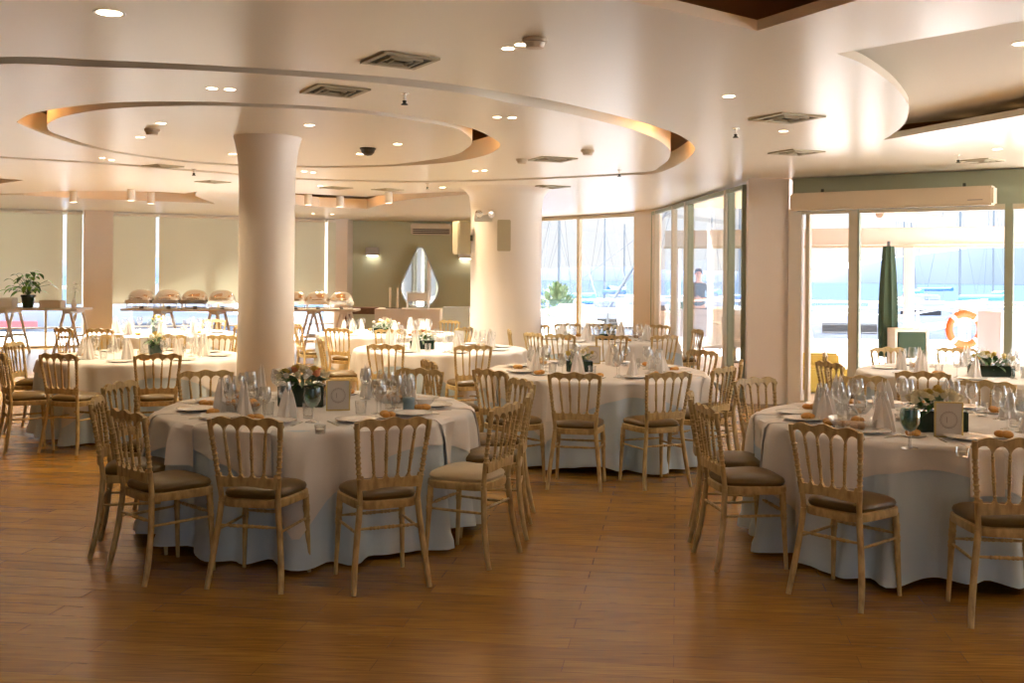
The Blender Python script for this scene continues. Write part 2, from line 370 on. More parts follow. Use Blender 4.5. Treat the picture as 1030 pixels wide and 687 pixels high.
blind(328, 336, 'thin beige roller blind strip beside the white corner pier')

# ------------------------------------------------------------------ the banquet chair
def bendy(x): return -.020*(1-(x/.2)**2)
def chair_meshes():
    rings = [.50,.53,.555,.60,.64,.66,.685,.705,.725]
    def post(s):
        bm = new_bm()
        pts = [(s*.205,-.012,0),(s*.196,.012,.10),(s*.178,.037,.26),(s*.160,.050,.42),(s*.158,.050,.48),(s*.170,.032,.60),(s*.183,.012,.73),(s*.193,-.008,.84),(s*.196,-.012,.885)]
        P = catmull([Vector(p) for p in pts], 8, False)
        def r(t):
            z = P[min(len(P)-1, int(round(t*(len(P)-1))))].z
            b = .0165 if z < .44 else .0150
            if z < .12: b = .0135+.003*z/.12
            if .585 < z < .80: b = .0118+.0048*max(0, math.cos(z*2*PI/.026))**2
            return b
        PP = []
        for a, b in zip(P, P[1:]):
            k = 4 if .58 < a.z < .80 else 1
            PP += [a.lerp(b, i/k) for i in range(k)]
        PP.append(P[-1]); n = len(PP)
        def r2(t):
            z = PP[int(round(t*(n-1)))].z
            if z < .12: return .0135+.003*z/.12
            if .58 < z < .80: return .0120+.0050*max(0, math.cos(z*2*PI/.028))**2
            return .0165 if z < .47 else .0145
        tube(bm, PP, r2, 10)
        return finish(bm, 'rear_leg', M['wood'])
    def fleg(s):
        bm = new_bm()
        def rf(t):
            z = t*.43
            b = .011+.0075*t
            for zz in (.285,.305,.345,.365): b += .004*math.exp(-((z-zz)/.006)**2)
            return b
        turned(bm, (s*.192,.405,0), (s*.176,.385,.43), rf, 48, 10)
        return finish(bm, 'front_leg', M['wood'])
    # crest rail: scalloped board, extruded and bent
    def board(top, bot, n, th, y0, lean):
        bm = new_bm(); xs = [-.207+.414*i/n for i in range(n+1)]
        def vt(x, z, o): return bm.verts.new((x, bendy(x)+y0+lean*(z-.85)+o, z))
        A = [[vt(x, f(x), o) for x in xs] for f, o in ((top, th/2), (bot, th/2), (bot, -th/2), (top, -th/2))]
        for i in range(n):
            for k in range(4):
                a, b = A[k], A[(k+1) % 4]; bm.faces.new((a[i], b[i], b[i+1], a[i+1]))
        for i in (0, n): bm.faces.new([A[k][i] for k in range(4)])
        return bm
    sx = [-.193+.0772*i for i in range(6)]
    def top(x):
        u = abs(x)/.207
        return .889+.0075*math.cos(x*2*PI/.135)+.012*(1-u*u) - .022*(max(0, u-.88)/.12)**2
    def bot(x):
        d = min(abs(x-s) for s in sx)/.0386
        return .815+.048*math.sqrt(max(0, 1-(1-d)**2)) if d < 1 else .863
    bm = board(top, bot, 96, .021, .0, -.05); bmesh.ops.bevel(bm, geom=[e for e in bm.edges if e.is_manifold and e.calc_face_angle(0) > 1.2], offset=.003, segments=1, affect='EDGES')
    crest = finish(bm, 'crest', M['wood'], angle=math.radians(50))
    lo = [-.093+.062*i for i in range(4)]
    bm = new_bm(); xs = [-.168+.336*i/60 for i in range(61)]
    def lt(x):
        d = min(abs(x-s) for s in lo)
        return .585+.018*max(0, math.cos(min(d/.031,1)*PI)) + (.018 if abs(x) > .15 else 0)
    def lb(x): return .535+.006*math.cos(x*2*PI/.34)
    R = []
    for f, o in ((lt,.010),(lb,.010),(lb,-.010),(lt,-.010)): R.append([bm.verts.new((x, bendy(x)*1.2+.038+o, f(x))) for x in xs])
    for i in range(60):
        for k in range(4): a, b = R[k], R[(k+1) % 4]; bm.faces.new((a[i], b[i], b[i+1], a[i+1]))
    for i in (0, 60): bm.faces.new([R[k][i] for k in range(4)])
    rail = finish(bm, 'lower_rail', M['wood'], angle=math.radians(50))
    spin = []
    for i in range(4):
        x0, x1 = lo[i], sx[i+1]; bm = new_bm()
        def rf(t):
            b = .0062+.0026*math.sin(t*PI)
            for tt in (.05,.12,.40,.47,.54,.86,.93): b += .0034*math.exp(-((t-tt)/.016)**2)
            return b
        turned(bm, (x0, bendy(x0)*1.2+.038, .592), (x1, bendy(x1)*1+.0, .83), rf, 56, 8)
        spin.append(('spindle', finish(bm, 'spindle', M['wood'])))
    # seat frame ring
    def outline(g, n=48):
        out = []
        for i in range(n):
            a = 2*PI*i/n; c, s = math.cos(a), math.sin(a); e = .42
            x = abs(c)**e*(1 if c >= 0 else -1); y = abs(s)**e*(1 if s >= 0 else -1)
            w = .160+.046*(y+1)/2
            yy = .228+(.185+g)*y; 
            if y > 0: yy += .016*(1-x*x)*1
            out.append((x*(w+g), yy))
        return out
    bm = new_bm(); n = 48; lv = []
    for g, z in ((-.03,.425),(.004,.422),(.008,.44),(.006,.462),(-.006,.468),(-.03,.466)):
        lv.append([bm.verts.new((x, y, z)) for x, y in outline(g)])
    for a, b in zip(lv, lv[1:]+lv[:1]):
        for i in range(n): bm.faces.new((a[i], a[(i+1) % n], b[(i+1) % n], b[i]))
    sf = finish(bm, 'seat_frame', M['wood'])
    def cushion(m):
        bm = new_bm(); lv = []
        for g, z in ((-.02,.462),(-.006,.468),(.0,.485),(-.006,.500),(-.03,.514),(-.07,.524),(-.12,.529)):
            lv.append([bm.verts.new((x, y, z)) for x, y in outline(g)])
        for a, b in zip(lv, lv[1:]):
            for i in range(n): bm.faces.new((a[i], a[(i+1) % n], b[(i+1) % n], b[i]))
        bm.faces.new(lv[0]); c = bm.verts.new((0,.23,.532))
        for i in range(n): bm.faces.new((lv[-1][i], lv[-1][(i+1) % n], c))
        bm2 = new_bm()
        pip = outline(.001); 
        me = finish(bm, 'cushion', m); bm2.free(); return me
    def strt(p0, p1, rings_=True):
        bm = new_bm()
        def rf(t):
            b = .0062+.002*math.sin(t*PI)
            if rings_:
                for tt in (.2,.26,.32,.44,.5,.56,.68,.74,.8): b += .0035*math.exp(-((t-tt)/.014)**2)
            return b
        turned(bm, p0, p1, rf, 60 if rings_ else 8, 8); return ('stretcher', finish(bm, 'stretcher', M['wood']))
    S = [strt((-.168,.043,.325),(.168,.043,.325)), strt((-.178,.388,.325),(.178,.388,.325)),
         strt((-.170,.040,.30),(-.180,.391,.30), False), strt((.170,.040,.30),(.180,.391,.30), False)]
    spec = [('seat_frame', sf), ('cushion', cushion(M['cushion'])), ('crest_rail', crest), ('lower_back_rail', rail)] + spin + \
           [('leg', post(-1)), ('leg', post(1)), ('leg', fleg(-1)), ('leg', fleg(1))] + S
    return spec, cushion(M['cushion_lit'])
CHAIR, CUSH_LIT = chair_meshes()

# tables: centre, radius, phrase
TAB = {
 'A': (-1.27, 6.84, 'front left table'), 'B': (2.55, 6.45, 'front right table'), 'C': (.78, 9.58, 'middle table'),
 'D': (-3.8, 10.8, 'left table'), 'E': (-.83, 12.25, 'column-side table'), 'F': (-1.82, 15.2, 'back buffet table'),
 'G': (1.25, 14.2, 'rear window table'), 'H': (4.3, 9.75, 'glass door table'), 'I': (-4.95, 14.75, 'farthest left table')}
RT = .995
CH = [ # table, x, y, heading (None = to the centre), words
 ('A',-1.37,5.39,-.189,'back to the camera, left of two in front of'), ('A',-.612,5.414,.42,'back to the camera, right of two in front of'),
 ('A',-2.052,5.597,-.746,'angled, at the near left edge of'), ('A',-2.44,6.16,-1.33,'in profile, outermost at the left edge of'),
 ('A',-2.62,7.0,-1.75,'facing right, at the far left edge of'), ('A',-2.3,7.85,-2.75,'facing the camera, behind the left half of'),
 ('A',-.035,6.003,1.129,'with daylit-toned seat, at the near right edge of'), ('A',.11,6.68,1.5,'in profile, second at the right edge of'),
 ('A',.07,7.4,2.0,'third at the right edge of'), ('A',-.72,8.15,2.75,'half hidden by glasses, beyond'),
 ('B',1.135,6.015,-1.435,'in profile, at the left edge of'), ('B',1.599,5.281,-.833,'back to the camera, left of two in front of'),
 ('B',2.385,4.901,-.121,'back to the camera, at the right picture edge,'), ('B',1.16,6.65,-1.75,'just behind the profile chair, left of'),
 ('B',1.80,7.66,-2.60,'facing us before the pier, behind'), ('B',2.64,7.86,3.14,'facing the camera, straight behind'),
 ('B',3.45,7.58,2.6,'facing us through glasses, at the far right of'), ('B',3.98,6.6,1.9,'at the right edge of the picture, beside'),
 ('C',.486,7.952,-.191,'back to the camera, left of two in front of'), ('C',1.216,8.069,.403,'back to the camera, right of two in front of'),
 ('C',-.16,8.15,-.85,'turned away, at the near left of'), ('C',-.70,8.95,-1.2,'standing askew in the aisle left of'),
 ('C',1.74,8.55,.9,'near one at the right edge of'), ('C',2.02,9.2,1.35,'middle one at the right edge of'), ('C',1.90,10.4,2.2,'far one at the right edge of'),
 ('D',-4.05,9.33,-.30,'back to the camera, left of two in front of'), ('D',-3.19,9.40,.35,'back to the camera, right of two in front of'),
 ('D',-4.62,9.45,-.95,'cut by the left picture edge, at'), ('D',-5.12,10.75,-1.55,'facing right, at the left edge of'),
 ('D',-4.70,12.05,-2.5,'facing the camera, at the far left of'), ('D',-4.02,12.2,-3.0,'facing the camera, behind the flowers of'), ('D',-3.38,12.15,2.9,'facing the camera, at the far right of'),
 ('E',-1.31,10.87,-.204,'back to the camera, left of two in front of'), ('E',-.40,10.85,.306,'back to the camera, right of two in front of'),
 ('E',-2.15,11.8,-1.25,'in profile, at the left edge of'),
 ('F',-1.60,13.75,.075,'back to the camera, in front of'), ('F',-2.32,13.9,-.5,'angled, back to us, at the near left of'),
 ('F',-3.05,14.9,-1.1,'farthest left, beside'), ('F',-.66,14.35,1.0,'at the near right of'), ('F',-.55,15.5,1.9,'at the right edge of'), ('F',-.98,16.4,2.5,'farthest back, behind'),
 ('G',.61,12.95,-.5,'back to the camera, at the near left of'), ('G',1.23,12.8,.15,'back to the camera, in front of'), ('G',1.90,12.95,.5,'back to the camera, at the near right of'),
 ('G',-.02,13.9,-1.5,'in profile beside the big column, left of'), ('G',.28,13.2,-1.0,'angled, between the column and'), ('G',.42,15.25,-2.3,'facing the windows side, at the far left of'),
 ('G',2.2,15.5,2.3,'facing the camera, at the far right of'), ('G',2.55,14.3,1.75,'in profile, at the right edge of'), ('G',.85,15.75,-2.9,'far left one facing the camera, behind'), ('G',1.35,15.7,3.1,'far middle one facing the camera, behind'),
 ('H',3.28,8.3,-.35,'back to the camera, in front of'), ('H',2.80,9.15,-1.3,'near one of two at the left end of'), ('H',3.08,10.2,-1.9,'far one of two at the left end of'),
 ('H',4.0,11.05,-2.95,'facing the camera, behind the left half of'), ('H',4.75,11.1,2.9,'facing the camera, behind the right half of'), ('H',4.35,8.3,.1,'back to the camera, right one in front of'),
 ('I',-5.75,13.4,-.6,'back to the camera, at the near left of'), ('I',-5.25,13.3,-.3,'second from the left, in front of'), ('I',-3.75,14.4,1.4,'beside the slim column, right of'),
 ('I',-4.6,16.1,2.9,'facing the camera, behind'),
]
for k, x, y, th, w in CH:
    cx, cy, ph = TAB[k]
    if th is None: th = -math.atan2(cx-x, cy-y)
    pale = k == 'A' and abs(x+.035) < .001  # the one seat whose reflected daylight is painted into the cushion colour
    thing('banquet_chair', CHAIR, 'gilt chair %s the %s' % (w, ph), 'chair', (x, y, 0), th, 'gilded banquet chairs around the tables', over={'cushion': CUSH_LIT} if pale else None)

# ------------------------------------------------------------------ tables and cloths
ZT = .762
def skirt_fn(seed):
    r_ = random.Random(seed); ks = [(n, r_.uniform(0, 2*PI), a) for n, a in ((5,.020),(9,.032),(15,.040),(22,.044),(33,.018))]
    def f(phi, drop):                                     # radius at this drop below the table top
        s = min(1, drop/.76); fold = sum(a*math.sin(n*phi+p) for n, p, a in ks)
        return RT+.012*min(1, drop/.02)+.02*s+fold*min(1, drop/.12)**.7*(.35+.9*s)
    def hem(phi): return .022+.05*max(0, math.sin(3*phi+ks[0][1]))**3+.008*math.sin(11*phi)
    return f, hem
def draped(phi, l, f, off, zoff):
    """point at surface length l from the centre"""
    if l <= RT-.01: return Vector((l*math.cos(phi), l*math.sin(phi), ZT+zoff))
    t = l-RT+.01
    if t < .03:
        a = t/.03*PI/2; r = RT-.01+.019*math.sin(a); z = ZT+zoff-.019*(1-math.cos(a))
        return Vector(((r+off*a/1.57)*math.cos(phi), (r+off*a/1.57)*math.sin(phi), z))
    d = t-.03+.019; r = f(phi, d)+off
    return Vector((r*math.cos(phi), r*math.sin(phi), ZT+zoff-d))
def cloth_mesh(seed, n=180):
    f, hem = skirt_fn(seed); bm = new_bm(); rows = []
    ls = [.3,.6,RT-.02,RT-.01,RT,RT+.01,RT+.02]
    c = bm.verts.new((0,0,ZT))
    for l in ls: rows.append([bm.verts.new(draped(2*PI*i/n, l, f, 0, 0)) for i in range(n)])
    for s in [j/16 for j in range(1, 17)]:
        row = []
        for i in range(n):
            phi = 2*PI*i/n; zmin = hem(phi); d = .019+(ZT-.019-zmin)*s; r = f(phi, d)
            if s > .93: r += .015
            row.append(bm.verts.new((r*math.cos(phi), r*math.sin(phi), ZT-d)))
        rows.append(row)
    for i in range(n): bm.faces.new((c, rows[0][i], rows[0][(i+1) % n]))
    for a, b in zip(rows, rows[1:]):
        for i in range(n): bm.faces.new((a[i], b[i], b[(i+1) % n], a[(i+1) % n]))
    return finish(bm, 'cloth', M['cloth'], angle=math.radians(80))
def overlay_mesh(seed, ang, half=1.13, n=180):
    f, hem = skirt_fn(seed); bm = new_bm(); rows = []; ks = 26
    def Lm(phi):
        a = (phi-ang) % (PI/2)-PI/4
        return min(half/max(math.cos(a), .0001)*1.0, half*1.40)
    c = bm.verts.new((0,0,ZT+.004))
    for k in range(1, ks+1):
        row = []
        for i in range(n):
            phi = 2*PI*i/n; Lp = Lm(phi)
            l = k/10*(RT-.02) if k <= 10 else (RT-.02)+(Lp-RT+.02)*((k-10)/(ks-10))
            o = .010+.006*math.sin(17*phi+seed)*max(0, (k-12)/14)
            row.append(bm.verts.new(draped(phi, l, f, o, .004)))
        rows.append(row)
    for i in range(n): bm.faces.new((c, rows[0][i], rows[0][(i+1) % n]))
    for a, b in zip(rows, rows[1:]):
        for i in range(n): bm.faces.new((a[i], b[i], b[(i+1) % n], a[(i+1) % n]))
    return finish(bm, 'overlay', M['over'], angle=math.radians(80))
def napkin_strip(seed, phi0, w=.17, l0=.62, drop=.30):
    f, hem = skirt_fn(seed); bm = new_bm(); nu, nl = 8, 26; g = []
    for j in range(nl+1):
        l = RT-(RT-l0)*(1-j/nl*1.0)*1 if False else l0+(RT+drop-l0)*j/nl
        row = []
        for i in range(nu+1):
            u = (i/nu-.5)*w; phi = phi0+math.atan2(u, min(l, RT))
            ll = l if l > RT else l*1.0
            row.append(bm.verts.new(draped(phi, ll, f, .024, .0085)))
        g.append(row)
    for a, b in zip(g, g[1:]):
        for i in range(nu): bm.faces.new((a[i], a[i+1], b[i+1], b[i]))
    bmesh.ops.recalc_face_normals(bm, faces=bm.faces)
    bmesh.ops.solidify(bm, geom=bm.faces[:], thickness=.003)
    return finish(bm, 'napkin', M['napkin'])

# tabletop and pedestal under each cloth
bm = new_bm(); lathe(bm, [(0,.735),(RT-.02,.735),(RT-.012,.745),(RT-.02,.757),(0,.757)], 64); TT = finish(bm, 'tabletop', M['walnut'])
def legm(a):
    bm = new_bm(); x, y = .55*math.cos(a), .55*math.sin(a); tube(bm, [(x,y,.0),(x,y,.735)], .02, 10); return finish(bm, 'leg', M['steel'])
TABLE = [('tabletop', TT)]+[('leg', legm(PI/4+k*PI/2)) for k in range(4)]

# ------------------------------------------------------------------ tableware
def solid(fn, nm, m, **k):
    bm = new_bm(); fn(bm); return finish(bm, nm, m, **k)
# wine glass: foot 0, rim .21
bowlp = [(.004,.088),(.016,.094),(.030,.110),(.037,.130),(.038,.150),(.034,.175),(.030,.195)]
WINE = [('bowl', solid(lambda b: lathe(b, bowlp+[(.0285,.195),(.0325,.175),(.0365,.150),(.0355,.131),(.028,.112),(.010,.096),(0,.094)], 18), 'bowl', M['glass'])),
        ('stem', solid(lambda b: lathe(b, [(0,.0),(.034,0),(.034,.002),(.012,.006),(.0042,.014),(.0036,.05),(.005,.088),(0,.089)], 18), 'stem', M['glass']))]
WINE_FLAT = solid(lambda b: (lathe(b, bowlp, 14), lathe(b, [(0,.0),(.034,0),(.012,.006),(.004,.014),(.004,.088)], 10)), 'wine', M['glass'])
TEALG = [('bowl', solid(lambda b: lathe(b, [(.004,.075),(.025,.085),(.042,.115),(.045,.145),(.040,.178),(.0385,.178),(.043,.145),(.040,.116),(.022,.088),(0,.080)], 20), 'bowl', M['teal'])),
         ('stem', solid(lambda b: lathe(b, [(0,0),(.036,0),(.036,.003),(.012,.008),(.006,.02),(.0055,.06),(.007,.076),(0,.077)], 18), 'stem', M['glass']))]
TUMB = solid(lambda b: lathe(b, [(0,0),(.030,0),(.032,.01),(.036,.09),(.0345,.09),(.031,.014),(0,.010)], 16), 'tumbler', M['glass'])
PLATE = solid(lambda b: lathe(b, [(0,0),(.070,0),(.085,.006),(.125,.013),(.128,.016),(.124,.017),(.085,.010),(.07,.005),(0,.005)], 32), 'plate', M['plate'])
SPLATE = solid(lambda b: lathe(b, [(0,0),(.045,0),(.072,.008),(.073,.011),(.045,.004),(0,.004)], 24), 'side_plate', M['plate'])
def cone_napkin(b):
    n = 30; H_ = .215; rows = []
    for k in range(11):
        t = k/10; row = []
        for i in range(n):
            a = 2*PI*i/n; lobe = .5+.5*math.cos(5*a+.6)
            r = (.050*(1-t)**.7+.014)*(.66+.48*lobe)*(1+.10*math.sin(3*a+3*t))
            row.append(b.verts.new((r*1.15*math.cos(a)+.012*t*t, r*.85*math.sin(a), H_*t*(.70+.30*lobe*t+.08*math.sin(2*a)))))
        rows.append(row)
    for p, q in zip(rows, rows[1:]):
        for i in range(n): b.faces.new((p[i], p[(i+1) % n], q[(i+1) % n], q[i]))
    b.faces.new(rows[0]); c = b.verts.new((.01, 0, H_*.55))
    for i in range(n): b.faces.new((rows[-1][i], rows[-1][(i+1) % n], c))
NAPC = solid(cone_napkin, 'folded_napkin', M['napkin'])
def roll(b):
    for i, (x, y, s) in enumerate([(-.022,0,.030),(.020,.012,.028),(.006,-.018,.026)]):
        ico(b, (x, y, s*.72), s, 2, (1.25,.9,.72))
ROLL_ = solid(roll, 'bread', M['bread'])
FORK = solid(lambda b: (box(b, (0,-.03,.002), (.008,.12,.0025)), box(b, (0,.04,.0025), (.018,.03,.002)), *[box(b, (-.0075+.005*i,.072,.0025), (.003,.036,.002)) for i in range(4)]), 'fork', M['steel'], smooth=False)
KNIFE = solid(lambda b: (box(b, (0,-.05,.003), (.010,.09,.005)), box(b, (0,.05,.002), (.014,.115,.0025))), 'knife', M['steel'], smooth=False)
TLIGHT = [('glass_cup', solid(lambda b: lathe(b, [(0,0),(.028,0),(.033,.045),(.031,.045),(.027,.006),(0,.004)], 16), 'cup', M['glass'])), ('candle', solid(lambda b: lathe(b, [(0,.007),(.024,.007),(.024,.024),(0,.024)], 14), 'candle', M['candle']))]
TIN = solid(lambda b: (lathe(b, [(0,0),(.036,0),(.036,.070),(0,.070)], 20), lathe(b, [(0,.070),(.039,.070),(.039,.092),(.036,.096),(0,.096)], 20)), 'tin', M['tin'])
BOWL = solid(lambda b: lathe(b, [(0,0),(.03,0),(.055,.025),(.075,.055),(.072,.056),(.05,.027),(.026,.006),(0,.005)], 24), 'bowl', M['plate'])
BASK = [('basket_bowl', solid(lambda b: lathe(b, [(0,0),(.075,0),(.10,.03),(.115,.055),(.110,.055),(.095,.032),(.07,.006),(0,.005)], 24), 'basket', M['glass']))]
# rose
def rose_bm(b, m=0, r=.028):
    ico(b, (0,0,.0), r*.55, 1)
    for ring, (n, rr, lift, op) in enumerate([(3,.5,.22,.15),(4,.72,.12,.45),(5,.98,0,.85)]):
        for i in range(n):
            a = 2*PI*i/n+ring*.6; vs = []
            for u in (-1,0,1):
                for v in (0,.5,1):
                    aa = a+u*.62*PI/n*1.6; rad = r*rr*(.45+.5*v+op*.25*v*v); z = -r*.55+r*(1.25+lift)*v-(r*.35*op*v*v)-(abs(u)*.12*r*v)
                    vs.append(b.verts.new((rad*math.cos(aa), rad*math.sin(aa), z)))
            for p in (0, 1):
                for q in (0, 1): b.faces.new((vs[p*3+q], vs[(p+1)*3+q], vs[(p+1)*3+q+1], vs[p*3+q+1]))
ROSE = {k: solid(rose_bm, 'rose', M[k]) for k in ('rose','peach','white','yellow')}
def leafcard(b, base, d, L, w, droop=.3, mi=0):
    """a cupped leaf of 3x5 vertices"""
    d = Vector(d).normalized(); s = d.cross(Vector((0,0,1)))
    if s.length < .01: s = Vector((1,0,0))
    s.normalize(); up = s.cross(d); g = []
    for j in range(6):
        t = j/5; c = Vector(base)+d*L*t-Vector((0,0,1))*droop*L*t*t; ww = w*math.sin(PI*min(1, t*.92+.08))**.8*.5
        g.append([b.verts.new(c-s*ww+up*ww*.35), b.verts.new(c), b.verts.new(c+s*ww+up*ww*.35)])
    for p, q in zip(g, g[1:]):
        for i in (0, 1): b.faces.new((p[i], p[i+1], q[i+1], q[i])).material_index = mi
def foliage_mesh(seed, n, R, zz, mats=('leaf','eucal'), L=.09, w=.035):
    r_ = random.Random(seed); b = new_bm()
    for i in range(n):
        a = r_.uniform(0, 2*PI); el = r_.uniform(-.15, 1.1); rr = R*r_.uniform(.2, .8)
        d = (math.cos(a)*math.cos(el), math.sin(a)*math.cos(el), math.sin(el))
        leafcard(b, (rr*math.cos(a), rr*math.sin(a), zz+r_.uniform(-.02,.04)), d, L*r_.uniform(.7,1.4), w*r_.uniform(.7,1.2), .35, r_.randrange(len(mats)))
    return finish(b, 'foliage', [M[k] for k in mats], angle=math.radians(60))
def centrepiece(seed, cx, cy, label, nfl=16, w=.26, vaseh=.11, palette=('rose','rose','white','peach','yellow'), rz=0, cyl=False):
    r_ = random.Random(seed); b = new_bm()
    if cyl: lathe(b, [(0,0),(.06,0),(.065,.01),(.075,vaseh),(.068,vaseh),(.0,vaseh-.02)], 24)
    else: box(b, (0,0,vaseh/2), (w,w*.62,vaseh)); bev(b, .006)
    spec = [('vase', finish(b, 'vase', M['vase'])), ('foliage', foliage_mesh(seed, 70 if nfl > 10 else 40, w*.5, vaseh+.005))]
    z0 = ZT+.004
    t = thing('flower_centrepiece', spec, label, 'flowers', (cx, cy, z0), rz, 'flower centrepieces on the tables')
    for i in range(nfl):
        a = i*2.399+seed; rr = w*.5*math.sqrt((i+.5)/nfl)*1.12
        o = ob('flower', ROSE[palette[r_.randrange(len(palette))]], t, (rr*math.cos(a), rr*.72*math.sin(a), vaseh+.055+.055*(1-(rr/(w*.55))**2)+r_.uniform(-.008,.012)), (r_.uniform(-.5,.5), r_.uniform(-.5,.5), a), r_.uniform(.7,1.08))
    return t
# table card in a gilt frame (wreath ring printed on it)
def card_spec(digits):
    b = new_bm(); w, h = .115, .155
    for x in (-w/2, w/2): box(b, (x,0,h/2), (.006,.014,h+.006))
    for z in (0.003, h): box(b, (0,0,z), (w+.006,.014,.006))
    c = new_bm(); box(c, (0,0,h/2), (w-.004,.004,h-.004))
    d = new_bm(); n = 40
    for r0, r1_ in ((.0345,.037),(.0300,.0310)):
        A = [d.verts.new((r0*math.cos(2*PI*i/n), -.0030, h/2+r0*math.sin(2*PI*i/n))) for i in range(n)]
        B = [d.verts.new((r1_*math.cos(2*PI*i/n), -.0030, h/2+r1_*math.sin(2*PI*i/n))) for i in range(n)]
        for i in range(n): d.faces.new((A[i], A[(i+1) % n], B[(i+1) % n], B[i]))
    for k in range(18):
        a = 2*PI*k/18; leafcard(d, (.0345*math.cos(a), -.0032, h/2+.0345*math.sin(a)), (math.cos(a+.9), 0, math.sin(a+.9)), .013, .004, 0)
    segs = {'1': [(0,.013,.003,.026)], '2': None}
    for (x, z, sx_, sz_) in digits: box(d, (x, -.0033, h/2+z), (sx_,.0006,sz_))
    return [('gilt_frame', finish(b, 'frame', M['gold'], False)), ('paper_card', finish(c, 'card', M['card'], False), [('printed_wreath', finish(d, 'wreath', M['ink'], False))])]
CARD = card_spec([(-.008,0,.003,.026)])

octn = ['right side', 'far right side', 'far side', 'far left side', 'left side', 'near left side', 'near side', 'near right side']
SEATS = {'A': [math.radians(a) for a in (-99,-62,-128,-160,165,137,-30,3,32,64)], 'B': [math.radians(a) for a in (185,-134,-94,163,124,88,50,12,-40)]}
def seat_word(a, used):
    w = octn[int(round(a/(PI/4))) % 8]; k = used.get(w, 0); used[w] = k+1
    return w if k == 0 else 'second place, '+w
CARDS = [('A',340,413,'white wreath card in gilt frame on front left table',.25),('B',954,440,'white wreath card in gilt frame on front right table',-.15),
                        ('C',597,366,'white wreath card in gilt frame on the middle table',.1),('H',990,374,'white wreath card in gilt frame on the glass door table',0),
                        ('D',147,356,'white wreath card in gilt frame on the left table',.1),('E',462,346,'white wreath card in gilt frame left of the big round column',0)]
CLEAR = [(atz(px, py, ZT+.004), .095) for _, px, py, _, _ in CARDS] + [(atz(314,425,ZT+.004), .06), (atz(915,451,ZT+.004), .06), (atz(411,415,ZT+.004), .04)]
KEEP = [(-1.38,6.92,.24),(2.47,6.05,.24)]
def blocked(p, r=.035, tall=True):
    for c, w_ in CLEAR:
        if math.hypot(p[0]-c.x, p[1]-c.y) < .07+r: return True
        t_ = p[1]/c.y
        if tall and .85 < t_ < 1 and abs(p[0]-c.x*t_) < w_*.8+r and c.y-p[1] < .6: return True
    return any(math.hypot(p[0]-a_, p[1]-b_) < g_+r*.5 for a_, b_, g_ in KEEP)
_thing = thing
def tabled(name, spec, label, cat, loc, *a, **k):
    tall = name in ('wine_glass', 'tumbler', 'folded_napkin')
    if blocked(loc, .05 if name == 'folded_napkin' else .03, tall): return None
    return _thing(name, spec, label, cat, loc, *a, **k)
